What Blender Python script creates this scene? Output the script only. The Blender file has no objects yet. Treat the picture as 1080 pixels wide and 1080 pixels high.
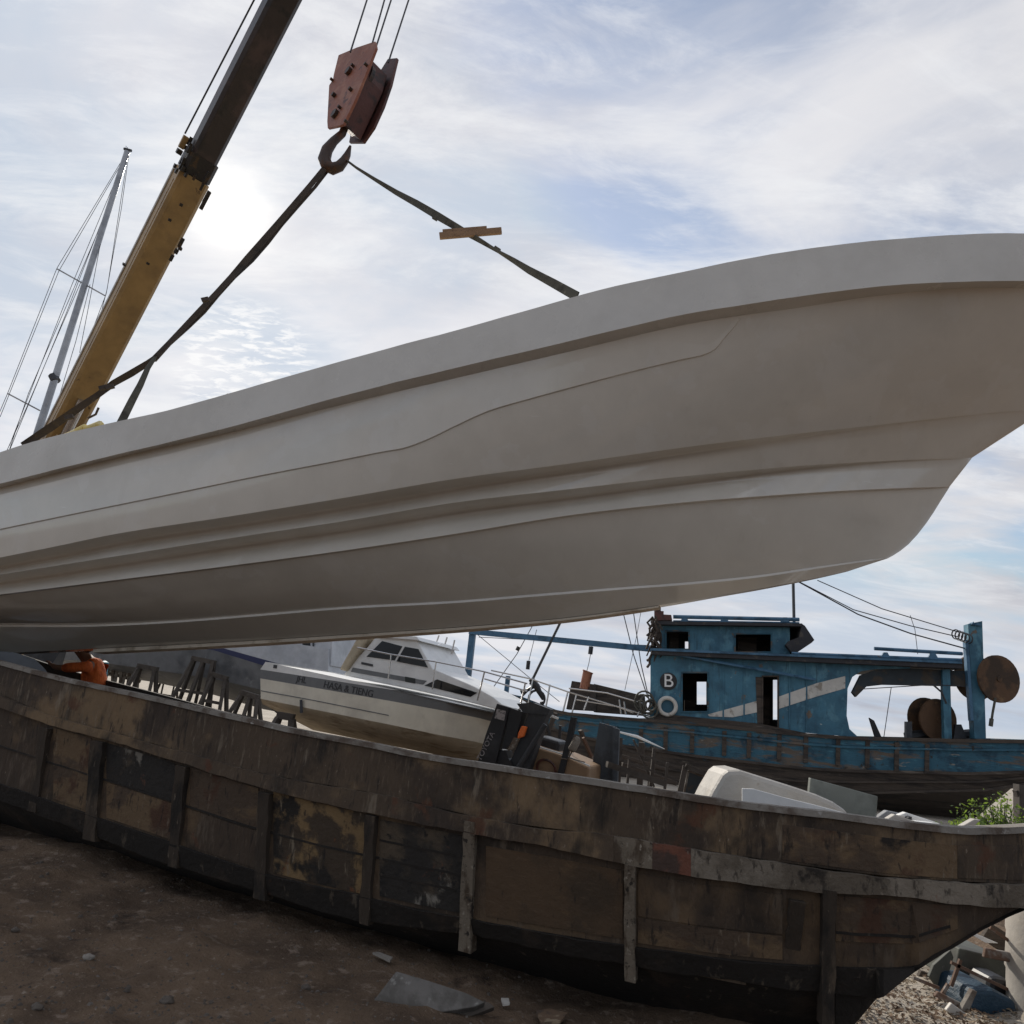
import bpy, bmesh, math, random
from mathutils import Vector, Matrix, noise
from mathutils.bvhtree import BVHTree

random.seed(7)
V = Vector
C = bpy.data.collections.new("boatyard")
S = bpy.context.scene
S.collection.children.link(C)
R = math.radians

# ------------------------------------------------------------------ camera
F_PX, ROLL, PITCH, EYE = 740.0, R(6.8), R(15.6), 1.65
cp, sp = math.cos(PITCH), math.sin(PITCH)
FWD = V((0, cp, sp)); UP0 = V((0, -sp, cp)); RT0 = V((1, 0, 0))
CRT = RT0 * math.cos(ROLL) + UP0 * math.sin(ROLL)
CUP = UP0 * math.cos(ROLL) - RT0 * math.sin(ROLL)
CAM = V((0, 0, EYE))
cd = bpy.data.cameras.new("camera"); cam = bpy.data.objects.new("camera", cd); C.objects.link(cam)
cd.sensor_width = 36; cd.lens = 36 * F_PX / 1080; cd.clip_start = 0.05; cd.clip_end = 3000
m3 = Matrix((CRT, CUP, -FWD)).transposed()
cam.matrix_world = Matrix.Translation(CAM) @ m3.to_4x4()
S.camera = cam

def ray(px, py):
    return FWD + CRT * ((px - 540) / F_PX) + CUP * ((540 - py) / F_PX)
def proj(p):
    d = p - CAM; z = d.dot(FWD)
    return 540 + F_PX * d.dot(CRT) / z, 540 - F_PX * d.dot(CUP) / z
def at(px, py, y):
    d = ray(px, py); return CAM + d * (y / d.y)
def gnd(px, py, z=0.0):
    d = ray(px, py); return CAM + d * ((z - EYE) / d.z)

# ------------------------------------------------------------------ light
SUN = ray(243, 222).normalized()
SUN_EL = math.asin(SUN.z); SUN_AZ = math.atan2(SUN.x, SUN.y)
sd = bpy.data.lights.new("sun", 'SUN'); sun = bpy.data.objects.new("sun", sd); C.objects.link(sun)
sd.energy = 3.6; sd.angle = R(1.2); sd.color = (1.0, 0.93, 0.82)
sun.rotation_euler = SUN.to_track_quat('Z', 'Y').to_euler()
S.view_settings.view_transform = 'Standard'; S.view_settings.look = 'None'
S.view_settings.gamma = 1; S.view_settings.exposure = 0.0

W = bpy.data.worlds.new("World"); S.world = W; W.use_nodes = True
wt = W.node_tree; wn, wl = wt.nodes, wt.links
wn.clear()
def WN(t, **k):
    n = wn.new(t)
    for a, b in k.items(): setattr(n, a, b)
    return n
def wmath(op, a, b=None, clamp=False):
    n = WN('ShaderNodeMath', operation=op, use_clamp=clamp)
    for i, v in enumerate((a, b)):
        if v is None: continue
        if isinstance(v, (int, float)): n.inputs[i].default_value = v
        else: wl.new(v, n.inputs[i])
    return n.outputs[0]
def wmix(f, a, b, mode='MIX'):
    n = WN('ShaderNodeMix', data_type='RGBA', blend_type=mode)
    for i, v in ((0, f), (6, a), (7, b)):
        if isinstance(v, (int, float)): n.inputs[i].default_value = v
        elif isinstance(v, tuple): n.inputs[i].default_value = (*v, 1)
        else: wl.new(v, n.inputs[i])
    return n.outputs[2]
wc = WN('ShaderNodeTexCoord')
sky = WN('ShaderNodeTexSky', sky_type='NISHITA'); sky.sun_disc = False
sky.sun_elevation = SUN_EL; sky.sun_rotation = SUN_AZ; sky.air_density = 1.0; sky.dust_density = 0.6; sky.ozone_density = 1.6
sep = WN('ShaderNodeSeparateXYZ'); wl.new(wc.outputs['Generated'], sep.inputs[0])
zz = wmath('ADD', wmath('MAXIMUM', sep.outputs[2], 0.0), 0.16)
comb = WN('ShaderNodeCombineXYZ')
wl.new(wmath('DIVIDE', sep.outputs[0], zz), comb.inputs[0]); wl.new(wmath('DIVIDE', sep.outputs[1], zz), comb.inputs[1])
def wnoise(scale, detail, rough, dist, rot=0, sc=(1, 1, 1), loc=(0, 0, 0)):
    mp = WN('ShaderNodeMapping'); wl.new(comb.outputs[0], mp.inputs[0])
    mp.inputs['Scale'].default_value = sc; mp.inputs['Rotation'].default_value = (0, 0, rot); mp.inputs['Location'].default_value = loc
    n = WN('ShaderNodeTexNoise'); wl.new(mp.outputs[0], n.inputs['Vector'])
    n.inputs['Scale'].default_value = scale; n.inputs['Detail'].default_value = detail
    n.inputs['Roughness'].default_value = rough; n.inputs['Distortion'].default_value = dist
    return n.outputs[0]
def wramp(f, stops):
    n = WN('ShaderNodeMapRange', interpolation_type='SMOOTHSTEP'); wl.new(f, n.inputs[0])
    n.inputs[1].default_value, n.inputs[2].default_value, n.inputs[3].default_value, n.inputs[4].default_value = stops
    return n.outputs[0]
dotn = WN('ShaderNodeVectorMath', operation='DOT_PRODUCT'); wl.new(wc.outputs['Generated'], dotn.inputs[0]); dotn.inputs[1].default_value = SUN
dt = wmath('MAXIMUM', dotn.outputs['Value'], 0.0)
half = wmath('MULTIPLY', wmath('ADD', dotn.outputs['Value'], 1.0), 0.5)
skyc = wmix(1.0, sky.outputs[0], (0.15, 0.15, 0.145), 'MULTIPLY')
skyc = wmix(1.0, skyc, (0.52, 0.61, 0.735), 'DARKEN')
veil = wramp(wnoise(1.5, 9, 0.55, 0.4, 0.6, (1, 1.5, 1), (2.3, 0.4, 0)), (0.38, 0.64, 0.25, 1.0))
cirr = wramp(wnoise(2.1, 12, 0.66, 0.5, 0.75, (0.8, 2.2, 1), (3, 1, 0)), (0.45, 0.70, 0.0, 0.75))
wisp = wramp(wnoise(5.5, 10, 0.66, 0.6, 0.35, (0.7, 2.0, 1), (1, 7, 0)), (0.48, 0.72, 0.0, 0.45))
elev = wramp(sep.outputs[2], (0.06, 0.34, 0.15, 1.0))
cirr = wmath('MULTIPLY', cirr, elev); wisp = wmath('MULTIPLY', wisp, elev)
PUF = ray(262, 392).normalized()
pdn = WN('ShaderNodeVectorMath', operation='DOT_PRODUCT'); wl.new(wc.outputs['Generated'], pdn.inputs[0]); pdn.inputs[1].default_value = PUF
puff = wmath('MULTIPLY', wramp(wnoise(26, 5, 0.6, 0.4, 0.6, (0.7, 1.6, 1)), (0.46, 0.62, 0.0, 0.9)), wramp(pdn.outputs['Value'], (0.9945, 0.9985, 0.0, 1.0)))
thick = wramp(wnoise(0.75, 6, 0.5, 0.3, 0.2, (1, 1.3, 1), (5, 2, 0)), (0.40, 0.72, 0.0, 1.0))
fwd = wmath('ADD', wmath('MULTIPLY', wmath('POWER', half, 1.3), 0.52), 0.37)
cl = wmix(thick, (0.98, 0.98, 1.02), (0.60, 0.62, 0.71))
fcol = WN('ShaderNodeCombineXYZ')
for i in range(3): wl.new(fwd, fcol.inputs[i])
cl = wmix(1.0, cl, fcol.outputs[0], 'MULTIPLY')
c1_ = wmix(veil, skyc, cl)
c2_ = wmix(puff, wmix(wisp, wmix(cirr, c1_, (0.88, 0.89, 0.91)), (0.86, 0.87, 0.90)), (0.95, 0.95, 0.96))
g1 = wmath('MULTIPLY', wmath('POWER', dt, 18.0), 0.05)
g2 = wmath('MULTIPLY', wmath('POWER', dt, 130.0), 0.07)
g3 = wmath('MULTIPLY', wmath('POWER', dt, 900.0), 0.45)
glow = wmath('ADD', wmath('ADD', g1, g2), g3)
gc = WN('ShaderNodeCombineXYZ')
for i, k in enumerate((1.0, 0.90, 0.70)): wl.new(wmath('MULTIPLY', glow, k), gc.inputs[i])
skyfinal = wmix(1.0, c2_, gc.outputs[0], 'ADD')
bg = WN('ShaderNodeBackground'); wl.new(skyfinal, bg.inputs[0]); bg.inputs[1].default_value = 1.0
out = WN('ShaderNodeOutputWorld'); wl.new(bg.outputs[0], out.inputs[0])

# ------------------------------------------------------------------ helpers
def tag(o, label=None, cat=None, group=None, kind=None):
    if label: o['label'] = label
    if cat: o['category'] = cat
    if group: o['group'] = group
    if kind: o['kind'] = kind
    return o
def root_loc(o):
    p = V((0, 0, 0))
    while o is not None:
        p = p + o.location; o = o.parent
    return p
def empty(name, loc, label, cat, group=None):
    o = bpy.data.objects.new(name, None); C.objects.link(o); o.location = loc; o.empty_display_size = 0.2
    return tag(o, label, cat, group)
class MB:
    def __init__(s): s.v, s.f = [], []
    def add(s, vs, fs):
        b = len(s.v); s.v += [V(p) for p in vs]; s.f += [tuple(b + i for i in f) for f in fs]; return s
    def prism(s, poly, ext):
        n = len(poly); ext = V(ext)
        vs = [V(p) for p in poly] + [V(p) + ext for p in poly]
        fs = [tuple(range(n - 1, -1, -1)), tuple(range(n, 2 * n))] + [(i, (i + 1) % n, n + (i + 1) % n, n + i) for i in range(n)]
        return s.add(vs, fs)
    def box(s, c, ax, ay, az):      # centre and three half vectors
        c, ax, ay, az = V(c), V(ax), V(ay), V(az)
        return s.prism([c - ax - ay - az, c + ax - ay - az, c + ax + ay - az, c - ax + ay - az], az * 2)
    def bar(s, a, b, w, h, up=(0, 0, 1)):
        a, b = V(a), V(b); d = (b - a); l = d.length; d = d / l
        sd_ = d.cross(V(up))
        if sd_.length < 1e-4: sd_ = d.cross(V((1, 0, 0)))
        sd_.normalize(); u = sd_.cross(d)
        return s.box((a + b) / 2, d * l / 2, sd_ * w / 2, u * h / 2)
    def tube(s, pts, r, n=8, cap=True):
        pts = [V(p) for p in pts]; k = len(pts)
        rs = r if isinstance(r, (list, tuple)) else [r] * k
        ref = None; rings = []
        for i, p in enumerate(pts):
            t = (pts[min(i + 1, k - 1)] - pts[max(i - 1, 0)]).normalized()
            if ref is None:
                ref = t.orthogonal().normalized()
            else:
                ref = (ref - t * ref.dot(t)); ref = ref.normalized() if ref.length > 1e-5 else t.orthogonal().normalized()
            b = t.cross(ref)
            rings.append([p + (ref * math.cos(2 * math.pi * j / n) + b * math.sin(2 * math.pi * j / n)) * rs[i] for j in range(n)])
        vs = [q for rg in rings for q in rg]; fs = []
        for i in range(k - 1):
            for j in range(n):
                fs.append((i * n + j, i * n + (j + 1) % n, (i + 1) * n + (j + 1) % n, (i + 1) * n + j))
        if cap: fs += [tuple(range(n - 1, -1, -1)), tuple(range((k - 1) * n, k * n))]
        return s.add(vs, fs)
    def disc(s, c, axis, r, th, n=28, squash=1):
        axis = V(axis).normalized()
        return s.tube([V(c) - axis * th / 2, V(c) + axis * th / 2], r, n)
    def torus(s, c, axis, r, r2, n=28, m=10):
        axis = V(axis).normalized(); a = axis.orthogonal().normalized(); b = axis.cross(a); vs = []; fs = []
        for i in range(n):
            t = 2 * math.pi * i / n; d = a * math.cos(t) + b * math.sin(t)
            for j in range(m):
                q = 2 * math.pi * j / m
                vs.append(V(c) + d * (r + r2 * math.cos(q)) + axis * r2 * math.sin(q))
        for i in range(n):
            for j in range(m):
                fs.append((i * m + j, ((i + 1) % n) * m + j, ((i + 1) % n) * m + (j + 1) % m, i * m + (j + 1) % m))
        return s.add(vs, fs)
    def grid(s, rows, closed=False):
        nr, nc = len(rows), len(rows[0]); vs = [p for r in rows for p in r]; fs = []
        for i in range(nr - 1):
            for j in range(nc - 1):
                fs.append((i * nc + j, i * nc + j + 1, (i + 1) * nc + j + 1, (i + 1) * nc + j))
        return s.add(vs, fs)
    def ribbon(s, pts, w, th, wd):
        # flat strap: wd = list of width directions (or one)
        L, Rr = [], []
        for i, p in enumerate(pts):
            d = V(wd[i] if isinstance(wd, list) else wd).normalized(); ww = w[i] if isinstance(w, list) else w
            L.append(V(p) - d * ww / 2); Rr.append(V(p) + d * ww / 2)
        t = (V(pts[-1]) - V(pts[0])).normalized()
        nrm = [t.cross(V(wd[i] if isinstance(wd, list) else wd)).normalized() * th / 2 for i in range(len(pts))]
        rows = [[L[i] - nrm[i] for i in range(len(pts))], [Rr[i] - nrm[i] for i in range(len(pts))],
                [Rr[i] + nrm[i] for i in range(len(pts))], [L[i] + nrm[i] for i in range(len(pts))], [L[i] - nrm[i] for i in range(len(pts))]]
        return s.grid(rows)
    def build(s, name, mat, parent=None, smooth=None, bevel=0, label=None, merge=False):
        off = root_loc(parent) if parent else V((0, 0, 0))
        me = bpy.data.meshes.new(name); me.from_pydata([p - off for p in s.v], [], s.f); me.validate()
        bm = bmesh.new(); bm.from_mesh(me)
        if merge: bmesh.ops.remove_doubles(bm, verts=bm.verts, dist=0.0008)
        bmesh.ops.recalc_face_normals(bm, faces=bm.faces)
        bm.to_mesh(me); bm.free()
        o = bpy.data.objects.new(name, me); C.objects.link(o)
        if parent: o.parent = parent
        me.materials.append(mat)
        if smooth is not None:
            for p in me.polygons: p.use_smooth = True
            me.set_sharp_from_angle(angle=R(smooth))
        if bevel:
            b = o.modifiers.new("bevel", 'BEVEL'); b.width = bevel; b.segments = 2; b.limit_method = 'ANGLE'; b.angle_limit = R(40)
        if label: o['label'] = label
        return o
def thing_mesh(mb, name, mat, label, cat, group=None, kind=None, **k):
    c = sum(mb.v, V((0, 0, 0))) / len(mb.v); c.z = min(p.z for p in mb.v)
    mb.v = [p - c for p in mb.v]
    o = mb.build(name, mat, None, **k); o.location = c
    return tag(o, label, cat, group, kind)

def interp(pts):
    xs = [p[0] for p in pts]; ys = [p[1] for p in pts]; n = len(xs)
    d = [(ys[i + 1] - ys[i]) / (xs[i + 1] - xs[i]) for i in range(n - 1)]
    mm = [d[0]] + [0.5 * (d[i - 1] + d[i]) for i in range(1, n - 1)] + [d[-1]]
    def f(x):
        if x <= xs[0]: return ys[0] + mm[0] * (x - xs[0])
        if x >= xs[-1]: return ys[-1] + mm[-1] * (x - xs[-1])
        lo = 0
        while xs[lo + 1] < x: lo += 1
        h = xs[lo + 1] - xs[lo]; t = (x - xs[lo]) / h
        return ((2 * t**3 - 3 * t * t + 1) * ys[lo] + (t**3 - 2 * t * t + t) * h * mm[lo] + (-2 * t**3 + 3 * t * t) * ys[lo + 1] + (t**3 - t * t) * h * mm[lo + 1])
    return f

# ------------------------------------------------------------------ materials
def mat(name, base, rough=0.6, metal=0.0, layers=(), bump=0.0, bscale=20.0, bstretch=(1, 1, 1), coat=0.0, rvar=0.0, spec=0.5, blotch=0.10, trans=0.0):
    """base colour plus layers: (colour, noise scale, lo, hi, stretch, strength)"""
    m = bpy.data.materials.new(name); m.use_nodes = True; t = m.node_tree; n, l = t.nodes, t.links
    b = n['Principled BSDF']; tc = n.new('ShaderNodeTexCoord')
    def nz(scale, st, detail=7, rough_=0.6, off=0.0, dist=0.2):
        mp = n.new('ShaderNodeMapping'); l.new(tc.outputs['Object'], mp.inputs[0]); mp.inputs['Scale'].default_value = st
        mp.inputs['Location'].default_value = (off, off * 0.7, off * 1.3)
        x = n.new('ShaderNodeTexNoise'); l.new(mp.outputs[0], x.inputs['Vector']); x.inputs['Scale'].default_value = scale
        x.inputs['Detail'].default_value = detail; x.inputs['Roughness'].default_value = rough_; x.inputs['Distortion'].default_value = dist
        return x.outputs[0]
    def rng(f, a, c, lo, hi):
        x = n.new('ShaderNodeMapRange'); x.interpolation_type = 'SMOOTHSTEP'; l.new(f, x.inputs[0])
        for i, v in enumerate((a, c, lo, hi)): x.inputs[i + 1].default_value = v
        return x.outputs[0]
    col = n.new('ShaderNodeRGB'); col.outputs[0].default_value = (*base, 1); col = col.outputs[0]
    for i, ly in enumerate(layers):
        c, sc, lo, hi = ly[:4]; st = ly[4] if len(ly) > 4 else (1, 1, 1); k = ly[5] if len(ly) > 5 else 1.0
        mx = n.new('ShaderNodeMix'); mx.data_type = 'RGBA'
        l.new(rng(nz(sc, st, off=3.1 * (i + 1) + len(name)), lo, hi, 0, k), mx.inputs[0]); l.new(col, mx.inputs[6]); mx.inputs[7].default_value = (*c, 1); col = mx.outputs[2]
    if blotch:
        mx = n.new('ShaderNodeMix'); mx.data_type = 'RGBA'; mx.blend_type = 'MULTIPLY'; mx.inputs[0].default_value = 1
        g = rng(nz(3.3, (1, 1, 1), off=9), 0.3, 0.7, 1 - blotch, 1 + blotch)
        cx = n.new('ShaderNodeCombineXYZ')
        for i in range(3): l.new(g, cx.inputs[i])
        l.new(col, mx.inputs[6]); l.new(cx.outputs[0], mx.inputs[7]); col = mx.outputs[2]
    l.new(col, b.inputs['Base Color'])
    b.inputs['Metallic'].default_value = metal; b.inputs['Roughness'].default_value = rough
    b.inputs['Specular IOR Level'].default_value = spec; b.inputs['Coat Weight'].default_value = coat; b.inputs['Coat Roughness'].default_value = 0.08
    if trans: b.inputs['Transmission Weight'].default_value = trans
    if rvar: l.new(rng(nz(2.2, (1, 1, 1), off=21), 0.3, 0.7, max(0, rough - rvar), min(1, rough + rvar)), b.inputs['Roughness'])
    if bump:
        bp = n.new('ShaderNodeBump'); bp.inputs['Strength'].default_value = 1.0; bp.inputs['Distance'].default_value = bump
        l.new(nz(bscale, bstretch, 8, 0.62, off=5), bp.inputs['Height']); l.new(bp.outputs[0], b.inputs['Normal'])
    return m
M = {}
M['gel'] = mat('white gelcoat', (0.68, 0.645, 0.58), 0.07, layers=[((0.64, 0.605, 0.54), 0.8, 0.45, 0.7), ((0.71, 0.685, 0.635), 1.5, 0.555, 0.575, (1, 1, 1), 0.45), ((0.54, 0.50, 0.43), 6, 0.58, 0.78, (1.5, 1.5, 0.10), 0.28), ((0.45, 0.41, 0.34), 1.3, 0.66, 0.85, (1, 1, 1), 0.35), ((0.30, 0.26, 0.21), 34, 0.725, 0.76, (1, 1, 1), 0.6), ((0.80, 0.78, 0.74), 9, 0.70, 0.72, (0.35, 0.35, 3.0), 0.5)], bump=0.0022, bscale=2.2, rvar=0.05, blotch=0.03, coat=0.6)
M['gelband'] = mat('gelcoat of gunwale band', (0.66, 0.64, 0.60), 0.26, layers=[((0.60, 0.575, 0.53), 1.3, 0.45, 0.7), ((0.47, 0.44, 0.39), 9, 0.66, 0.8, (1, 1, 0.5), 0.5), ((0.33, 0.29, 0.24), 30, 0.70, 0.75, (1, 1, 1), 0.6)], bump=0.002, bscale=6, rvar=0.08, blotch=0.04)
M['keel'] = mat('keel shoe', (0.62, 0.55, 0.45), 0.6, layers=[((0.35, 0.28, 0.2), 6, 0.5, 0.7)], bump=0.003)
M['liner'] = mat('inside laminate', (0.55, 0.50, 0.36), 0.6, layers=[((0.40, 0.34, 0.2), 3, 0.45, 0.6)], bump=0.004)
M['foam'] = mat('yellow foam', (0.72, 0.58, 0.22), 0.8, layers=[((0.8, 0.72, 0.45), 8, 0.5, 0.65)], bump=0.02, bscale=12)
BROWN = (0.085, 0.06, 0.042)
M['old'] = mat('weathered dark hull', (0.059, 0.039, 0.025), 0.85, layers=[((0.134, 0.085, 0.046), 1.3, 0.47, 0.63, (1, 1, 1), 0.95), ((0.023, 0.016, 0.011), 1.7, 0.50, 0.66, (1, 1, 1), 0.85), ((0.130, 0.097, 0.069), 5.5, 0.57, 0.69, (1.6, 1.6, 0.35), 0.7), ((0.121, 0.046, 0.022), 4, 0.66, 0.73, (1, 1, 1.5), 0.6), ((0.109, 0.075, 0.050), 26, 0.55, 0.70, (1.5, 1.5, 0.3), 0.6), ((0.016, 0.011, 0.009), 15, 0.57, 0.70, (1.6, 1.6, 0.3), 0.75), ((0.244, 0.195, 0.144), 38, 0.67, 0.73, (1, 1, .6), 0.6)], bump=0.02, bscale=14, bstretch=(1, 1, 0.4))
M['bulwark'] = mat('bulwark paint', (0.080, 0.054, 0.034), 0.85, layers=[((0.043, 0.029, 0.020), 1.4, 0.45, 0.62), ((0.192, 0.126, 0.068), 1.2, 0.52, 0.64, (1, 1, 1), 0.95), ((0.213, 0.169, 0.122), 7, 0.58, 0.69, (1.5, 1.5, 0.35), 0.75), ((0.019, 0.014, 0.010), 2.6, 0.56, 0.68, (1.2, 1.2, 0.5), 0.85), ((0.098, 0.040, 0.020), 2.7, 0.61, 0.68, (1, 1, 1), 0.8), ((0.138, 0.099, 0.065), 24, 0.55, 0.70, (1.5, 1.5, 0.3), 0.65), ((0.014, 0.010, 0.008), 15, 0.57, 0.69, (1.5, 1.5, 0.3), 0.75), ((0.285, 0.226, 0.173), 40, 0.66, 0.72, (1, 1, .6), 0.65)], bump=0.018, bscale=16, bstretch=(1, 1, 0.4))
M['tar'] = mat('black tarred bilge', (0.015, 0.011, 0.008), 0.85, layers=[((0.036, 0.024, 0.016), 3, 0.52, 0.66), ((0.102, 0.079, 0.056), 8, 0.62, 0.70, (1.5, 1.5, .35), .8), ((0.060, 0.024, 0.011), 4, 0.66, 0.74)], bump=0.015)  # near-black paints in the deep shadow low on the old hull; also seams
M['rub'] = mat('worn rub strake', (0.113, 0.089, 0.065), 0.85, layers=[((0.218, 0.182, 0.142), 1.5, 0.46, 0.56, (1, 1, 1), 0.85), ((0.126, 0.042, 0.021), 1.6, 0.61, 0.66), ((0.020, 0.015, 0.011), 4, 0.59, 0.67), ((0.033, 0.024, 0.017), 20, 0.56, 0.68, (1.2, 1.2, .5), .85), ((0.265, 0.222, 0.173), 33, 0.62, 0.69, (1, 1, .7), .6)], bump=0.015, bscale=18)
M['rib'] = mat('old rib timber', (0.045, 0.032, 0.022), 0.9, layers=[((0.104, 0.075, 0.050), 6, 0.52, 0.66, (1.5, 1.5, 0.3)), ((0.016, 0.012, 0.009), 4, 0.52, 0.66, (1, 1, .5)), ((0.191, 0.149, 0.110), 22, 0.62, 0.70, (1.5, 1.5, .4), .7)], bump=0.012, bscale=25, bstretch=(1, 1, 0.3))
M['ribpale'] = mat('pale flaking rib', (0.162, 0.130, 0.096), 0.9, layers=[((0.068, 0.046, 0.029), 9, 0.46, 0.60, (1.5, 1.5, 0.5)), ((0.020, 0.015, 0.011), 5, 0.58, 0.64), ((0.275, 0.234, 0.184), 24, 0.60, 0.68), ((0.024, 0.018, 0.013), 21, 0.58, 0.66)], bump=0.01, bscale=25)
M['redlead'] = mat('red lead paint', (0.15, 0.055, 0.033), 0.85, layers=[((0.06, 0.035, 0.026), 6, 0.5, 0.62), ((0.25, 0.22, 0.19), 12, 0.6, 0.68, (1.5, 1.5, .5))], bump=0.012)
M['bluegrey'] = mat('dark blue grey steel', (0.055, 0.068, 0.085), 0.6, layers=[((0.03, 0.036, 0.045), 2, 0.45, 0.6), ((0.10, 0.10, 0.10), 6, 0.6, 0.7)], bump=0.003)
M['scorch'] = mat('scorched flaking panel', (0.022, 0.018, 0.015), 0.85, layers=[((0.09, 0.065, 0.042), 1.6, 0.50, 0.62), ((0.23, 0.205, 0.17), 3.0, 0.61, 0.66, (1, 1, .6), .85), ((0.12, 0.05, 0.028), 4, 0.64, 0.7), ((0.012, 0.01, 0.009), 14, 0.55, 0.66)], bump=0.015, bscale=18)
M['ply'] = mat('brown plywood', (0.082, 0.048, 0.024), 0.75, layers=[((0.051, 0.032, 0.017), 1.8, 0.44, 0.62), ((0.129, 0.076, 0.036), 4, 0.58, 0.70, (1, 1, 2), 0.6), ((0.027, 0.019, 0.013), 1.5, 0.60, 0.74), ((0.107, 0.069, 0.040), 22, 0.56, 0.70, (.5, .5, 2.5), .6), ((0.018, 0.013, 0.009), 14, 0.60, 0.70, (1.3, 1.3, .4), .8)], bump=0.006, bscale=30)
M['ochre'] = mat('ochre patched panel', (0.054, 0.036, 0.022), 0.85, layers=[((0.204, 0.129, 0.058), 2.1, 0.47, 0.535, (1, 1, 1.2), .95), ((0.016, 0.012, 0.009), 2.6, 0.54, 0.62), ((0.191, 0.149, 0.103), 9, 0.61, 0.7, (1.5, 1.5, 0.3)), ((0.121, 0.043, 0.016), 6, 0.63, 0.7), ((0.012, 0.009, 0.008), 18, 0.57, 0.69, (1.4, 1.4, .4), .8)], bump=0.012, bscale=20)
M['redpatch'] = mat('red brown panel', (0.074, 0.048, 0.030), 0.85, layers=[((0.143, 0.091, 0.048), 1.7, 0.48, 0.56, (1, 1, 1.6), .9), ((0.070, 0.032, 0.017), 2.3, 0.54, 0.62), ((0.017, 0.012, 0.009), 2.6, 0.57, 0.65), ((0.200, 0.156, 0.110), 10, 0.62, 0.7, (1.5, 1.5, .3), .8), ((0.012, 0.009, 0.008), 18, 0.57, 0.69, (1.4, 1.4, .4), .8)], bump=0.012, bscale=20)
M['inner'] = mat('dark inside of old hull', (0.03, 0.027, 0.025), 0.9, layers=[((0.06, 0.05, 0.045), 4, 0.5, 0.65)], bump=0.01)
M['rimtop'] = mat('worn capping', (0.234, 0.211, 0.184), 0.8, layers=[((0.108, 0.081, 0.063), 5, 0.45, 0.6), ((0.378, 0.360, 0.333), 11, 0.62, 0.7)], bump=0.008, bscale=30)
M['yellow'] = mat('crane yellow paint', (0.37, 0.235, 0.090), 0.5, layers=[((0.28, 0.18, 0.075), 1.5, 0.45, 0.65), ((0.10, 0.06, 0.03), 3.5, 0.66, 0.72), ((0.55, 0.42, 0.2), 6, 0.66, 0.75, (1, 1, 1), 0.5)], bump=0.003, bscale=10)
M['boomdark'] = mat('dark greased boom', (0.040, 0.030, 0.028), 0.45, layers=[((0.075, 0.05, 0.045), 1.4, 0.5, 0.65), ((0.02, 0.018, 0.018), 2.4, 0.55, 0.65)], bump=0.002, bscale=8)
M['grease'] = mat('grease and grime', (0.022, 0.018, 0.016), 0.5, layers=[((0.08, 0.045, 0.02), 6, 0.55, 0.65)], bump=0.006)
M['boomtop'] = mat('pale boom side', (0.45, 0.42, 0.38), 0.5, layers=[((0.25, 0.2, 0.15), 3, 0.5, 0.7)])
M['block'] = mat('rusty orange hook block', (0.255, 0.076, 0.035), 0.6, layers=[((0.323, 0.128, 0.070), 4, 0.45, 0.6), ((0.085, 0.024, 0.016), 6, 0.58, 0.68)], bump=0.004, bscale=22)
M['blockdk'] = mat('dark red sheave guard', (0.10, 0.035, 0.028), 0.6, layers=[((0.04, 0.02, 0.018), 5, 0.5, 0.65)], bump=0.004)
M['steel'] = mat('dark forged steel', (0.060, 0.038, 0.030), 0.55, metal=0.2, layers=[((0.10, 0.045, 0.022), 6, 0.48, 0.62), ((0.025, 0.02, 0.018), 4, 0.55, 0.65)], bump=0.003)
M['wire'] = mat('wire rope', (0.05, 0.05, 0.055), 0.5, metal=0.3, blotch=0)
M['strap'] = mat('dirty webbing', (0.060, 0.045, 0.036), 0.85, layers=[((0.03, 0.024, 0.02), 4, 0.5, 0.65), ((0.11, 0.08, 0.055), 8, 0.6, 0.7)], bump=0.003, bscale=60)
M['strapg'] = mat('grey green webbing', (0.085, 0.082, 0.068), 0.85, layers=[((0.04, 0.036, 0.03), 4, 0.5, 0.65), ((0.17, 0.16, 0.135), 9, 0.6, 0.7)], bump=0.003, bscale=60)
M['wood'] = mat('raw timber', (0.30, 0.19, 0.12), 0.8, layers=[((0.18, 0.11, 0.07), 8, 0.5, 0.65, (0.3, 1, 1)), ((0.10, 0.06, 0.04), 3, 0.62, 0.7)], bump=0.004, bscale=30)
M['greywood'] = mat('weathered trestle timber', (0.075, 0.064, 0.056), 0.9, layers=[((0.05, 0.042, 0.036), 5, 0.5, 0.65)], bump=0.005)
M['alu'] = mat('aluminium spar', (0.42, 0.43, 0.45), 0.4, metal=0.6, layers=[((0.3, 0.31, 0.33), 1, 0.4, 0.6)])
M['white'] = mat('white paint', (0.74, 0.74, 0.73), 0.35, layers=[((0.62, 0.62, 0.61), 1.5, 0.45, 0.7)], blotch=0.05)
M['cream'] = mat('cream hull paint', (0.66, 0.62, 0.52), 0.4, layers=[((0.55, 0.51, 0.43), 1.5, 0.45, 0.7), ((0.40, 0.36, 0.28), 4, 0.62, 0.75, (1, 1, 0.5), 0.6)], blotch=0.06)
M['stripe'] = mat('grey stripe paint', (0.14, 0.145, 0.15), 0.4)
M['letters'] = mat('dark lettering', (0.03, 0.03, 0.035), 0.5, blotch=0)
M['scum'] = mat('fouled bottom', (0.44, 0.385, 0.29), 0.85, layers=[((0.27, 0.22, 0.155), 3, 0.50, 0.66, (0.5, 1, 2.5)), ((0.53, 0.48, 0.38), 4, 0.54, 0.66, (0.25, 1, 4)), ((0.09, 0.07, 0.052), 1.1, 0.61, 0.78)], bump=0.006)
M['glass'] = mat('tinted boat glass', (0.012, 0.013, 0.016), 0.05, spec=0.3, blotch=0)
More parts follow.
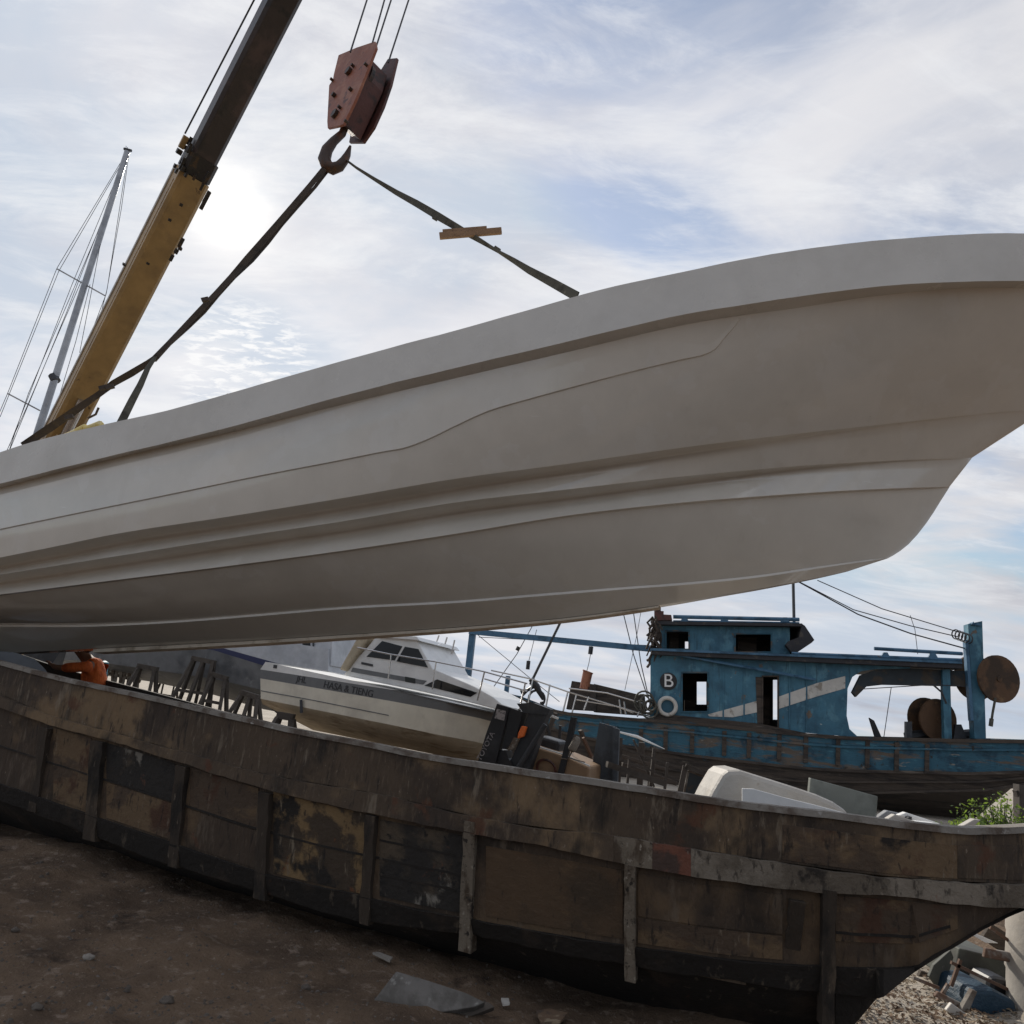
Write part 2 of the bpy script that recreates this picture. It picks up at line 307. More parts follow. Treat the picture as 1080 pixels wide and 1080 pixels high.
M['screen'] = mat('hazy windscreen', (0.34, 0.32, 0.34), 0.15, spec=0.6, layers=[((0.2, 0.19, 0.21), 2, 0.45, 0.6)])
M['chrome'] = mat('stainless tube', (0.55, 0.55, 0.56), 0.25, metal=0.85, blotch=0)
M['antifoul'] = mat('grey antifouling', (0.17, 0.175, 0.185), 0.6, layers=[((0.10, 0.105, 0.115), 1.1, 0.45, 0.65), ((0.24, 0.245, 0.255), 3, 0.6, 0.72)], bump=0.003)
M['paleblue'] = mat('pale grey topsides', (0.44, 0.46, 0.50), 0.4, layers=[((0.36, 0.38, 0.42), 1.2, 0.45, 0.65)])
M['navy'] = mat('navy stripe', (0.018, 0.026, 0.085), 0.35, blotch=0)
M['canvas'] = mat('beige canvas cover', (0.44, 0.38, 0.28), 0.9, layers=[((0.3, 0.25, 0.18), 4, 0.5, 0.65)], bump=0.02, bscale=8)
BL = (0.020, 0.088, 0.150)
M['blue'] = mat('worn blue paint', (0.049, 0.162, 0.238), 0.6, layers=[((0.030, 0.107, 0.168), 1.2, 0.42, 0.62), ((0.099, 0.244, 0.319), 2.6, 0.52, 0.66, (1, 1, 0.6), 0.8), ((0.026, 0.075, 0.110), 7, 0.57, 0.7, (1.5, 1, 0.2), .85), ((0.139, 0.107, 0.081), 3.6, 0.63, 0.69, (1, 1, 0.6)), ((0.383, 0.418, 0.418), 8, 0.68, 0.73)], bump=0.006, bscale=9, bstretch=(0.4, 1, 2))
M['bluehull'] = mat('flaking blue planks', (0.032, 0.113, 0.167), 0.75, layers=[((0.121, 0.095, 0.074), 1.8, 0.50, 0.60, (0.35, 1, 2.2)), ((0.016, 0.057, 0.092), 2.2, 0.50, 0.66), ((0.253, 0.230, 0.196), 5, 0.64, 0.71, (0.4, 1, 2)), ((0.057, 0.184, 0.247), 3, 0.60, 0.70, (0.5, 1, 2)), ((0.034, 0.030, 0.025), 9, 0.62, 0.70, (0.6, 1, .5))], bump=0.012, bscale=10, bstretch=(0.3, 1, 3))
M['planks'] = mat('bare dark planking', (0.075, 0.058, 0.046), 0.85, layers=[((0.035, 0.028, 0.024), 2, 0.46, 0.62, (0.3, 1, 3)), ((0.15, 0.125, 0.10), 3, 0.60, 0.70, (0.25, 1, 3)), ((0.02, 0.07, 0.11), 2, 0.64, 0.72, (0.5, 1, 1.5))], bump=0.014, bscale=9, bstretch=(0.25, 1, 4))
M['bluebeam'] = mat('blue beam paint', (0.06, 0.15, 0.25), 0.55, layers=[((0.025, 0.08, 0.14), 2, 0.48, 0.62), ((0.12, 0.09, 0.07), 5, 0.66, 0.72)], bump=0.004)
M['darkroof'] = mat('dark roof felt', (0.035, 0.035, 0.04), 0.8, layers=[((0.08, 0.07, 0.06), 3, 0.55, 0.65)], bump=0.006)
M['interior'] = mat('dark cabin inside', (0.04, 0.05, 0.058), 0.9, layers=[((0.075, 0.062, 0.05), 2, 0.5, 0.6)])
M['offwhite'] = mat('old white paint', (0.56, 0.54, 0.50), 0.7, layers=[((0.28, 0.25, 0.21), 3, 0.55, 0.65), ((0.04, 0.12, 0.19), 5, 0.66, 0.7)], bump=0.003)
M['black'] = mat('black paint', (0.014, 0.014, 0.017), 0.45, layers=[((0.03, 0.03, 0.034), 3, 0.5, 0.65)])
M['blackgrey'] = mat('worn black steel', (0.035, 0.038, 0.045), 0.5, layers=[((0.06, 0.065, 0.072), 4, 0.5, 0.65)])
M['drum'] = mat('rusty net drum', (0.105, 0.055, 0.027), 0.75, layers=[((0.045, 0.027, 0.016), 1.3, 0.48, 0.6), ((0.18, 0.105, 0.05), 3, 0.6, 0.7)], bump=0.006)
M['orange'] = mat('orange cotton', (0.70, 0.15, 0.03), 0.85, layers=[((0.50, 0.095, 0.02), 7, 0.45, 0.6, (1, 1, .5))], bump=0.05, bscale=11, bstretch=(1, 1, .5))
M['orangepl'] = mat('orange lamp plastic', (0.80, 0.17, 0.03), 0.4, blotch=0)
M['skin'] = mat('skin', (0.22, 0.115, 0.07), 0.55, blotch=0.05)
M['hair'] = mat('black hair', (0.012, 0.010, 0.009), 0.6, blotch=0)
M['denim'] = mat('dark trousers', (0.03, 0.035, 0.05), 0.9)
M['teal'] = mat('teal plastic', (0.07, 0.28, 0.36), 0.5)
M['tan'] = mat('tan body panel', (0.26, 0.17, 0.10), 0.6, layers=[((0.18, 0.115, 0.07), 2, 0.45, 0.65)], bump=0.002)
M['label'] = mat('grey sticker', (0.33, 0.31, 0.32), 0.5, layers=[((0.12, 0.11, 0.12), 26, 0.5, 0.6)])
M['fibre'] = mat('old white fibreglass', (0.47, 0.44, 0.40), 0.5, layers=[((0.46, 0.42, 0.37), 3, 0.48, 0.62), ((0.27, 0.21, 0.14), 4, 0.66, 0.75)], bump=0.004)
M['sheet'] = mat('white sheet', (0.78, 0.78, 0.77), 0.5, layers=[((0.6, 0.58, 0.55), 4, 0.55, 0.7)])
M['ggreen'] = mat('grey green board', (0.20, 0.215, 0.195), 0.7, layers=[((0.14, 0.15, 0.135), 3, 0.45, 0.62)])
M['dull'] = mat('dull green grey steel', (0.085, 0.09, 0.078), 0.7, layers=[((0.05, 0.05, 0.045), 3, 0.45, 0.62), ((0.16, 0.155, 0.14), 8, 0.62, 0.7)])
M['greysheet'] = mat('grey sheet metal', (0.22, 0.23, 0.25), 0.55, layers=[((0.12, 0.125, 0.135), 3, 0.48, 0.62)])
M['concrete'] = mat('concrete slab', (0.149, 0.136, 0.124), 0.9, layers=[((0.093, 0.084, 0.074), 5, 0.45, 0.62), ((0.223, 0.211, 0.192), 14, 0.6, 0.7)], bump=0.006, bscale=30)
M['stone'] = mat('yard stones', (0.090, 0.074, 0.061), 0.9, layers=[((0.153, 0.131, 0.113), 4, 0.5, 0.65)], bump=0.006, bscale=30)
M['rust'] = mat('rusty steel frame', (0.13, 0.075, 0.05), 0.8, layers=[((0.26, 0.24, 0.22), 5, 0.52, 0.62)], bump=0.004)
M['tarp'] = mat('blue tarpaulin', (0.008, 0.034, 0.062), 0.5, layers=[((0.02, 0.075, 0.125), 5, 0.56, 0.68)], bump=0.03, bscale=7)
M['leaf'] = mat('shrub leaf', (0.085, 0.15, 0.03), 0.5, layers=[((0.05, 0.095, 0.02), 5, 0.45, 0.6), ((0.15, 0.21, 0.05), 9, 0.58, 0.68)])
M['leaf2'] = mat('yellow green leaf', (0.13, 0.18, 0.045), 0.55, layers=[((0.08, 0.125, 0.03), 5, 0.45, 0.6)])
M['litter'] = mat('dry litter', (0.13, 0.082, 0.05), 0.9, layers=[((0.27, 0.21, 0.14), 9, 0.5, 0.6), ((0.08, 0.055, 0.04), 7, 0.55, 0.65)])
M['tyre'] = mat('tyre rubber', (0.02, 0.02, 0.021), 0.85, bump=0.004)
for k in ('leaf', 'leaf2'):           # thin leaves let light through
    nt = M[k].node_tree; b = nt.nodes['Principled BSDF']; tr_ = nt.nodes.new('ShaderNodeBsdfTranslucent'); mxs = nt.nodes.new('ShaderNodeMixShader'); mxs.inputs[0].default_value = 0.55
    tr_.inputs[0].default_value = (0.22, 0.32, 0.05, 1); nt.links.new(b.outputs[0], mxs.inputs[1]); nt.links.new(tr_.outputs[0], mxs.inputs[2]); nt.links.new(mxs.outputs[0], nt.nodes['Material Output'].inputs[0])

def text(name, s, o, xd, yd, size, mt, parent, th=0.004):
    cu = bpy.data.curves.new(name, 'FONT'); cu.body = s; cu.size = size; cu.extrude = th; cu.align_x = 'CENTER'; cu.align_y = 'CENTER'
    tmp = bpy.data.objects.new(name + "_tmp", cu); C.objects.link(tmp)
    bpy.context.view_layer.update()
    me = bpy.data.meshes.new_from_object(tmp.evaluated_get(bpy.context.evaluated_depsgraph_get()))
    bpy.data.objects.remove(tmp)
    xd = V(xd).normalized(); yd = V(yd); yd = (yd - xd * yd.dot(xd)).normalized(); zd = xd.cross(yd)
    mx = Matrix((xd, yd, zd)).transposed().to_4x4(); mx.translation = V(o) - root_loc(parent)
    me.transform(mx)
    ob = bpy.data.objects.new(name, me); C.objects.link(ob); ob.parent = parent; me.materials.clear(); me.materials.append(mt)
    return ob
class Frame:
    """an object's own axes: ex along, ez up, ey away from the yard's near side"""
    def __init__(s, o, ex, ez):
        s.o = V(o); s.ex = V(ex).normalized(); ez = V(ez); s.ez = (ez - s.ex * ez.dot(s.ex)).normalized(); s.ey = s.ez.cross(s.ex)
    def P(s, px, py, d=0.0):
        r = ray(px, py); o = s.o + s.ey * d
        return CAM + r * ((o - CAM).dot(s.ey) / r.dot(s.ey))
    def poly(s, pts, d=0.0): return [s.P(x, y, d) for x, y in pts]
def frame_tilt(px, py, y, tilt, yaw=0.0):
    """axes rolled about the view's depth axis by tilt degrees (positive lowers the right end), turned by yaw"""
    q = Matrix.Rotation(R(yaw), 3, 'Z') @ Matrix.Rotation(R(tilt), 3, 'Y')
    return Frame(at(px, py, y), q @ V((1, 0, 0)), q @ V((0, 0, 1)))

# ------------------------------------------------------------------ ground
def graded(lo, hi, step, far, grow=1.35):
    xs = []; x = lo
    while x < hi: xs.append(x); x += step
    xs.append(hi); st = step; a = hi
    while a < far: st *= grow; a += st; xs.append(a)
    st = step; a = lo; pre = []
    while a > -far: st *= grow; a -= st; pre.append(a)
    return pre[::-1] + xs
gx = graded(-6.5, 6.0, 0.055, 1400); gy = graded(1.5, 9.5, 0.055, 1400)
def gz(x, y):
    k = 1.0 if y < 12 else 12.0 / y
    if abs(x) > 30 or y > 60: return 0.0
    p = V((x, y, 0))
    h = 0.085 * noise.noise(p * 0.45) + 0.050 * noise.noise(p * 1.7 + V((3, 1, 0))) + 0.026 * noise.noise(p * 5.1)
    c = noise.noise(p * 3.2 + V((9, 4, 2)))
    h += 0.05 * max(0, c - 0.10) + 0.013 * noise.noise(p * 13.0)
    return h * k
gv = [V((x, y, gz(x, y))) for y in gy for x in gx]; nx = len(gx)
gf = [(j * nx + i, j * nx + i + 1, (j + 1) * nx + i + 1, (j + 1) * nx + i) for j in range(len(gy) - 1) for i in range(nx - 1)]
def ground_mat():
    m = bpy.data.materials.new("yard ground"); m.use_nodes = True; t = m.node_tree; n, l = t.nodes, t.links; b = n['Principled BSDF']
    tc = n.new('ShaderNodeTexCoord')
    def nz(sc, det=8, off=0):
        mp = n.new('ShaderNodeMapping'); mp.inputs['Location'].default_value = (off, off, 0); l.new(tc.outputs['Object'], mp.inputs[0])
        x = n.new('ShaderNodeTexNoise'); l.new(mp.outputs[0], x.inputs[0]); x.inputs['Scale'].default_value = sc; x.inputs['Detail'].default_value = det; x.inputs['Roughness'].default_value = 0.62
        return x.outputs[0]
    def mr(f, a, c, lo=0, hi=1):
        x = n.new('ShaderNodeMapRange'); x.interpolation_type = 'SMOOTHSTEP'; l.new(f, x.inputs[0])
        for i, v in enumerate((a, c, lo, hi)): x.inputs[i + 1].default_value = v
        return x.outputs[0]
    def mx(f, a, c):
        x = n.new('ShaderNodeMix'); x.data_type = 'RGBA'; l.new(f, x.inputs[0])
        for i, v in ((6, a), (7, c)):
            if isinstance(v, tuple): x.inputs[i].default_value = (*v, 1)
            else: l.new(v, x.inputs[i])
        return x.outputs[2]
    mud = mx(mr(nz(1.1), 0.4, 0.62), (0.175, 0.120, 0.080), (0.098, 0.067, 0.046))
    mud = mx(mr(nz(9, 8, 4), 0.55, 0.68), mud, (0.25, 0.19, 0.145))
    mud = mx(mr(nz(30, 6, 8), 0.60, 0.72), mud, (0.29, 0.235, 0.185))
    mud = mx(mr(nz(2.6, 8, 14), 0.58, 0.7), mud, (0.052, 0.036, 0.027))
    sand = mx(mr(nz(0.5, 8, 2), 0.4, 0.6), (0.46, 0.41, 0.345), (0.36, 0.315, 0.26))
    sand = mx(mr(nz(7, 8, 6), 0.55, 0.7), sand, (0.25, 0.205, 0.155))
    sp_ = n.new('ShaderNodeSeparateXYZ'); l.new(tc.outputs['Object'], sp_.inputs[0])
    ad = n.new('ShaderNodeMath'); ad.operation = 'MULTIPLY_ADD'; l.new(nz(0.35, 5, 3), ad.inputs[0]); ad.inputs[1].default_value = 4.0; l.new(sp_.outputs[1], ad.inputs[2])
    # pale sand far off and in one patch; mud widened to cut bounce light
    ds = n.new('ShaderNodeVectorMath'); ds.operation = 'DISTANCE'; l.new(tc.outputs['Object'], ds.inputs[0]); ds.inputs[1].default_value = (3.35, 6.1, 0)
    wb = n.new('ShaderNodeMath'); wb.operation = 'MULTIPLY_ADD'; l.new(nz(2.0, 5, 3), wb.inputs[0]); wb.inputs[1].default_value = 0.9; l.new(ds.outputs['Value'], wb.inputs[2])
    mxm = n.new('ShaderNodeMath'); mxm.operation = 'MAXIMUM'; l.new(mr(ad.outputs[0], 17.5, 20.5), mxm.inputs[0]); l.new(mr(wb.outputs[0], 1.75, 2.15, 1, 0), mxm.inputs[1])
    l.new(mx(mxm.outputs[0], mud, sand), b.inputs['Base Color'])
    b.inputs['Roughness'].default_value = 0.92; b.inputs['Specular IOR Level'].default_value = 0.25
    bp = n.new('ShaderNodeBump'); bp.inputs['Distance'].default_value = 0.03; l.new(nz(16, 10, 5), bp.inputs['Height'])
    bp2 = n.new('ShaderNodeBump'); bp2.inputs['Distance'].default_value = 0.012; l.new(nz(60, 6, 7), bp2.inputs['Height']); l.new(bp.outputs[0], bp2.inputs['Normal']); l.new(bp2.outputs[0], b.inputs['Normal'])
    return m
me = bpy.data.meshes.new("ground"); me.from_pydata(gv, [], gf); me.materials.append(ground_mat())
for p in me.polygons: p.use_smooth = True
go = bpy.data.objects.new("ground", me); C.objects.link(go); tag(go, kind='structure')

# ------------------------------------------------------------------ white hull hanging in the slings
A0 = at(0, 690, 8.8); B0 = at(1080, 430, 5.3)
HD = (B0 - A0); HD.z = 0; HD.normalize(); HN = V((HD.y, -HD.x, 0))          # along the keel to the bow; towards the near side
if HN.y > 0: HN = -HN
P0 = V((A0.x, A0.y, 0))
def center(px, py):                  # where the hull's middle plane is seen: (u, z)
    r = ray(px, py); t = (P0 - CAM).dot(HN) / r.dot(HN); p = CAM + r * t
    return (p - P0).dot(HD), p.z
def hp(u, y, z): return P0 + HD * u + HN * y + V((0, 0, z))
STEM = [(880, 605), (902, 600), (922, 595), (940, 587), (956, 576), (970, 561), (985, 540), (1001, 514), (1012, 499), (1024, 484), (1043, 466), (1062, 456), (1080, 446), (1104, 431), (1126, 409), (1144, 375), (1156, 335), (1163, 290), (1166, 250)]
STX = interp(sorted([(-b, a) for a, b in STEM]))
def stem_at(py): return center(STX(-py), py)
CUR = dict(
 sheer=[(0, 477), (27, 468), (100, 450), (127, 444), (167, 435), (213, 423), (293, 400), (360, 381), (500, 343), (610, 312), (657, 300), (720, 287), (780, 274), (840, 264), (910, 255), (960, 251), (1010, 247.5), (1080, 246), (1152, 250)],
 lip=[(0, 510), (100, 485), (240, 451), (360, 418), (480, 388), (600, 360), (720, 332), (780, 322), (840, 313), (900, 305), (953, 300), (1020, 297), (1080, 296), (1146, 294)],
 join=[(0, 515), (120, 484), (240, 457), (360, 427), (480, 399), (600, 371), (720, 343), (780, 333), (840, 325), (900, 315.5), (953, 309), (1020, 304), (1080, 304), (1142, 305)],
 c1=[(0, 588), (60, 576), (120, 563.5), (240, 545), (360, 525.5), (480, 505), (600, 489), (720, 472), (780, 464.5), (840, 457.5), (900, 451), (960, 444.5), (1020, 438), (1055, 434.5), (1102, 432)],
 d1=[(0, 601), (120, 579), (240, 558), (360, 538), (480, 518), (600, 499), (720, 480), (840, 462), (900, 454), (960, 446.5), (1020, 439.5), (1055, 435.5), (1102, 432.5)],
 c2=[(0, 606), (120, 587), (240, 568), (360, 550), (480, 530), (600, 516), (720, 502.5), (840, 491.7), (900, 488), (960, 485), (1023, 483)],
 d2=[(0, 617), (120, 599), (240, 581), (360, 563), (480, 543), (600, 527), (720, 511), (840, 496), (900, 491), (960, 486.5), (1023, 483.5)],
 c3=[(0, 627), (120, 612), (240, 597), (360, 581), (480, 563), (600, 543.5), (720, 530), (840, 520.7), (900, 517), (960, 514.5), (1000, 513.5)],
 k1=[(0, 661), (90, 661), (180, 657), (270, 650), (360, 642.5), (480, 636), (560, 629.5), (660, 621.5), (720, 617), (800, 609), (860, 600), (935, 589)],
 k0=[(0, 689), (100, 684), (240, 677), (360, 669.5), (500, 660), (600, 651), (700, 637.5), (760, 627.5), (800, 621), (860, 610), (902, 601)])
CF = {k: interp(v) for k, v in CUR.items()}
U0 = -1.9
def solve_z(u, y, f):
    lo, hi = -1.0, 8.0
    def g(z):
        px, py = proj(hp(u, y, z)); return py - f(px)
    for _ in range(44):
        mid = (lo + hi) / 2
        if g(mid) > 0: lo = mid
        else: hi = mid
    return (lo + hi) / 2
def solve_y(u, yc, z, f):
    def g(y):
        px, py = proj(hp(u, y, z)); return py - f(px)
    lo, hi = yc - 0.26, yc - 0.02
    if g(hi) > 0: return hi
    if g(lo) < 0: return lo
    for _ in range(40):
        mid = (lo + hi) / 2
        if g(mid) < 0: hi = mid
        else: lo = mid
    return (lo + hi) / 2
END = dict(sheer=stem_at(250), lip=stem_at(293), join=stem_at(303), c1=stem_at(432), c2=stem_at(483), c3=stem_at(513.5), k1=stem_at(589), k0=stem_at(600.5))
HALF = dict(sheer=(1.52, 7.0, 2.5, .5), lip=(1.50, 7.0, 2.5, .5), join=(1.40, 6.5, 2.5, .5), c1=(1.36, 2.3, 2.0, .78), c2=(1.24, 2.25, 1.6, .82), c3=(1.12, 2.6, 1.0, .80), k1=(0.50, 2.6, 1.0, 1), k0=(0.085, 5.0, 2.0, 1))
NS = 110
def row(k):
    B, p, u0, ex_ = HALF[k]; ue, ze = END[k]; r = []
    for i in range(NS + 1):
        s = i / NS; t = 1 - (1 - s) ** 1.8
        u = U0 + t * (ue - U0); q = max(0.0, (u - u0) / (ue - u0))
        y = B * max(0, 1 - q ** p) ** ex_ * (1 - 0.012 * max(0, 2.0 - u) ** 1.2)
        z = ze if i == NS else solve_z(u, y, CF[k])
        if i > NS - 6: z = z + (ze - z) * ((i - NS + 6) / 6) ** 2
        r.append((u, y, z))
    return r
ROWS = {k: row(k) for k in END}
for k in ('lip', 'sheer'):            # hand-laid edges are never quite fair
    ROWS[k] = [(u, y, z + (0.006 * noise.noise(V((u * 1.7, 3, 0))) + 0.003 * noise.noise(V((u * 7, 9, 0)))) * (i < NS)) for i, (u, y, z) in enumerate(ROWS[k])]
def step_row(c, d):
    r = []
    for i, (u, y, z) in enumerate(ROWS[c]):
        if i > NS - 2: r.append((u, max(0, y - 0.002), z - 0.004)); continue
        zz_ = z - 0.008; yy = solve_y(u, y, zz_, CF[d]); r.append((u, max(y * 0.55, yy), zz_))
    # even out the solver's small jumps
    for _ in range(40):
        r = [r[0]] + [(r[i][0], (r[i - 1][1] + 2 * r[i][1] + r[i + 1][1]) / 4, r[i][2]) for i in range(1, NS)] + [r[NS]]
    return r
ROWS['d1'] = step_row('c1', 'd1'); ROWS['d2'] = step_row('c2', 'd2')
def between(a, b, k, bulge=0.0, stem=None):
    r = []
    for i, (p, q) in enumerate(zip(ROWS[a], ROWS[b])):
        s = i / NS
        x = [p[j] + (q[j] - p[j]) * k for j in range(3)]
        x[1] += bulge * (1 - s ** 6) * 4 * k * (1 - k)
        x[2] -= bulge * 0.5 * (1 - s ** 6) * 4 * k * (1 - k)
        if stem:
            w = s ** 14; lu = ROWS[a][NS]; lv = ROWS[b][NS]
            x[0] += (stem[0] - (lu[0] + (lv[0] - lu[0]) * k)) * w; x[2] += (stem[1] - (lu[2] + (lv[2] - lu[2]) * k)) * w
        r.append(tuple(x))
    return r
import os
ROWS['ku'] = [(u, max(0, y - 0.004), z + 0.022 * (1 - (i / NS) ** 8)) for i, (u, y, z) in enumerate(ROWS['k1'])]
ROWS['c3s'] = [(u, max(0, y - 0.035 * (1 - (i / NS) ** 12)), z - 0.004) for i, (u, y, z) in enumerate(ROWS['c3'])]
order = ['k0', 'k1', 'ku']
for j, (k, py) in enumerate([(0.06, 586), (0.14, 581), (0.24, 574), (0.36, 564), (0.5, 552), (0.64, 541), (0.8, 528)]):
    ROWS['b%d' % j] = between('ku', 'c3s', k, 0.03, stem_at(py)); order.append('b%d' % j)
for d_, c_, up_c in (('d2', 'c3', 'c2'), ('d1', 'c2', 'c1')):
    ROWS['f' + d_] = between(d_, c_, 0.30); ROWS['g' + d_] = between(d_, up_c, 0.35)
order += ['c3s', 'c3', 'fd2', 'd2', 'gd2', 'c2', 'fd1', 'd1', 'gd1', 'c1']
for j, (k, py) in enumerate([(0.2, 408), (0.4, 382), (0.6, 355), (0.8, 330)]):
    ROWS['t%d' % j] = between('c1', 'join', k, 0.025, stem_at(py)); order.append('t%d' % j)
order += ['join']
if os.environ.get('HULLDEBUG'):
    for i in range(0, NS + 1, 10):
        print('HULL', ' | '.join('%s %.2f %.2f %.2f' % (k, *ROWS[k][i]) for k in ('k0', 'k1', 'c3', 'd2', 'c2', 'd1', 'c1', 'join', 'lip', 'sheer')))
wh = empty("fishing_boat_hull", hp(4, 0, 1.2), "huge bare white fibreglass boat hull hanging bow up in crane slings", "boat")
mb = MB()
for sgn in (1, -1):
    cut = [0] + [order.index(k) for k in ('k1', 'ku', 'c3s', 'c3', 'c2', 'c1')] + [len(order) - 1]
    for a_, b_ in zip(cut, cut[1:]):      # separate strips keep the chine edges crisp
        mb.grid([[hp(u, sgn * y, z) for u, y, z in ROWS[k]] for k in order[a_:b_ + 1]])
mb.grid([[hp(u, y, z) for u, y, z in ROWS['k0']], [hp(u, -y, z) for u, y, z in ROWS['k0']]])
tr = [hp(*ROWS[k][0]) for k in order]; tl = [hp(ROWS[k][0][0], -ROWS[k][0][1], ROWS[k][0][2]) for k in order]
mb.add(tr + tl[::-1], [tuple(range(2 * len(order)))])
hull = mb.build("hull_shell", M['gel'], wh, smooth=180)
# gunwale band: overhanging lip, vertical face, flat cap
cap = [(u, max(0, y - 0.13), z) for u, y, z in ROWS['sheer']]
inn = [(u, max(0, y - 0.12), z - 0.35) for u, y, z in ROWS['sheer']]
mb = MB()
for sgn in (1, -1):
    mb.grid([[hp(u, sgn * y, z) for u, y, z in r] for r in (ROWS['join'], ROWS['lip'], ROWS['sheer'], cap)])
tr = [hp(*r[0]) for r in (ROWS['lip'], ROWS['sheer'], cap)]
band = mb.build("gunwale_band", M['gelband'], wh, smooth=30, merge=True)
mb = MB()
flo = [(u, max(0, y * 0.80), z + 0.12 + 0.25 * (i / NS) ** 3) for i, (u, y, z) in enumerate(ROWS['c1'])]
for sgn in (1, -1):
    mb.grid([[hp(u, sgn * y, z) for u, y, z in r] for r in (cap, inn, flo)])
mb.grid([[hp(u, y, z) for u, y, z in flo], [hp(u, -y, z) for u, y, z in flo]])
mb.build("inner_liner", M['liner'], wh, smooth=30, merge=True)
# ragged laminate trim left along the near gunwale
mb = MB(); rnd = random.Random(3); lo_, hi_ = [], []
for (u, y, z), (u2, y2, z2) in zip(ROWS['sheer'], ROWS['sheer'][1:]):
    for k in range(4):
        q = k / 4; uu, yy, zz_ = u + (u2 - u) * q, y + (y2 - y) * q, z + (z2 - z) * q
        h = max(0.0, rnd.gauss(0.000, 0.006)) if rnd.random() < .55 else 0.0
        lo_.append(hp(uu, max(0, yy - .012), zz_ - .004)); hi_.append(hp(uu, max(0, yy - .014), zz_ + .0005 + min(h, .016)))
mb.grid([lo_, hi_, [p - HN * .012 for p in hi_], [p - HN * .014 for p in lo_]]); mb.build("laminate_edge", M['tan'], wh)
# yellow foam lump on the cap by the aft sling
mb = MB()
pts = []
for px, dy in [(20, 0), (34, 3), (48, 1), (62, 4), (74, 7), (84, 5.5), (92, 7), (104, 5), (112, 1)]:
    b = [q for q in ROWS['sheer']]
    best = min(b, key=lambda q: abs(proj(hp(*q))[0] - px)); pts.append(hp(best[0], best[1] - 0.09, best[2] + 0.004 + dy * 0.008))
mb.tube(pts, [0.015, 0.025, 0.03, 0.03, 0.05, 0.035, 0.05, 0.03, 0.01], 10)
mb.build("foam_padding", M['foam'], wh, smooth=60)
# keel shoe
mb = MB(); ks = [q for q in ROWS['k0'] if proj(hp(*q))[0] > 98 and proj(hp(*q))[0] < 700]
mb.grid([[hp(u, y + .004, z - 0.005) for u, y, z in ks], [hp(u, y + .004, z - 0.045 + 0.025 * i / len(ks)) for i, (u, y, z) in enumerate(ks)], [hp(u, -y - .004, z - 0.045 + 0.025 * i / len(ks)) for i, (u, y, z) in enumerate(ks)], [hp(u, -y - .004, z - 0.005) for u, y, z in ks], [hp(u, y + .004, z - 0.005) for u, y, z in ks]])
mb.build("keel_shoe", M['keel'], wh)
# style line moulded along the topsides, wrapped on the real surface
bv = BVHTree.FromPolygons([v.co + root_loc(wh) for v in hull.data.vertices], [tuple(p.vertices) for p in hull.data.polygons])
CRE = interp([(-60, 570), (0, 557), (67, 543), (180, 520), (267, 502), (360, 484), (405, 475), (427, 471), (450, 462.5), (480, 448), (513, 433), (560, 419), (600, 408), (660, 392), (720, 377.5), (742, 372.5), (753, 367), (763, 355), (772, 345), (781, 334)])
rows = [[], [], []]
x = -55.0
while x <= 781:
    for j, dy in enumerate((-24.0 * max(.12, min(1, (770 - x) / 70)), 1.2, 2.2)):
        slope = (CRE(x + 1) - CRE(x - 1)) / 2; q = math.hypot(1, slope)
        h = bv.ray_cast(CAM, ray(x - dy * -slope / q * -1, CRE(x) + dy / q))
        if h[0] is not None: rows[j].append(h[0] + h[1] * (1 if h[1].dot(CAM - h[0]) > 0 else -1) * (0.001, 0.011 * max(.6, min(1, (790 - x) / 60)), 0.001)[j])
        else: rows[j].append(rows[j][-1] if rows[j] else V((0, 0, 0)))
    x += 6 if x < 735 else 2.5
mb = MB(); mb.grid(rows); mb.build("style_line", M['gel'], wh, smooth=20)

# ------------------------------------------------------------------ old hull in the foreground
PLAN = interp([(-260, 9.6), (-140, 8.3), (0, 7.0), (160, 6.2), (320, 5.5), (480, 4.95), (640, 4.52), (760, 4.30), (880, 4.18), (980, 4.16), (1080, 4.26), (1180, 4.55), (1260, 4.95), (1310, 5.3)])
OC = dict(
 rim=[(0, 698.5), (52, 712.5), (118, 727), (160, 736), (274, 762), (300, 768), (400, 787), (448, 797), (559, 814), (680, 832.5), (754, 844), (902, 862), (976, 872), (1013, 875.5), (1080, 874), (1200, 862)],
 bot=[(0, 732), (56, 755), (122, 772.5), (200, 795), (281, 816), (400, 837.5), (522, 865), (633, 880), (700, 890), (828, 909.6), (939, 924), (1080, 932), (1200, 930)],
 rub=[(0, 745), (56, 764), (122, 782), (200, 806), (281, 831), (389, 857), (485, 876), (652, 907), (680, 914), (828, 935.6), (939, 944), (998, 951), (1080, 955), (1200, 950)],
 bat=[(0, 826), (93, 858), (178, 887), (267, 917), (381, 945), (485, 967), (656, 996), (760, 1010), (860, 1018), (960, 1020), (1080, 1000)],
 bil=[(0, 843), (89, 876), (178, 910), (274, 939), (381, 970), (485, 983), (655, 1015), (760, 1032), (860, 1046), (960, 1052), (1080, 1040)],
 keel=[(0, 868), (178, 935), (381, 1005), (485, 1035), (655, 1082), (760, 1098), (860, 1102), (960, 1090), (1080, 1070)])
OF = {k: interp(v) for k, v in OC.items()}
SIL = interp([(700, 1240), (800, 1165), (860, 1118), (902, 1080), (924, 1054), (961, 1024), (1013, 991), (1050, 970), (1080, 956), (1150, 935), (1240, 925)])
PXS = [-255 + i * 8 for i in range(197)]           # stations along the hull, out to x = 1313
rimP = [at(px, OF['rim'](px), PLAN(px)) for px in PXS]
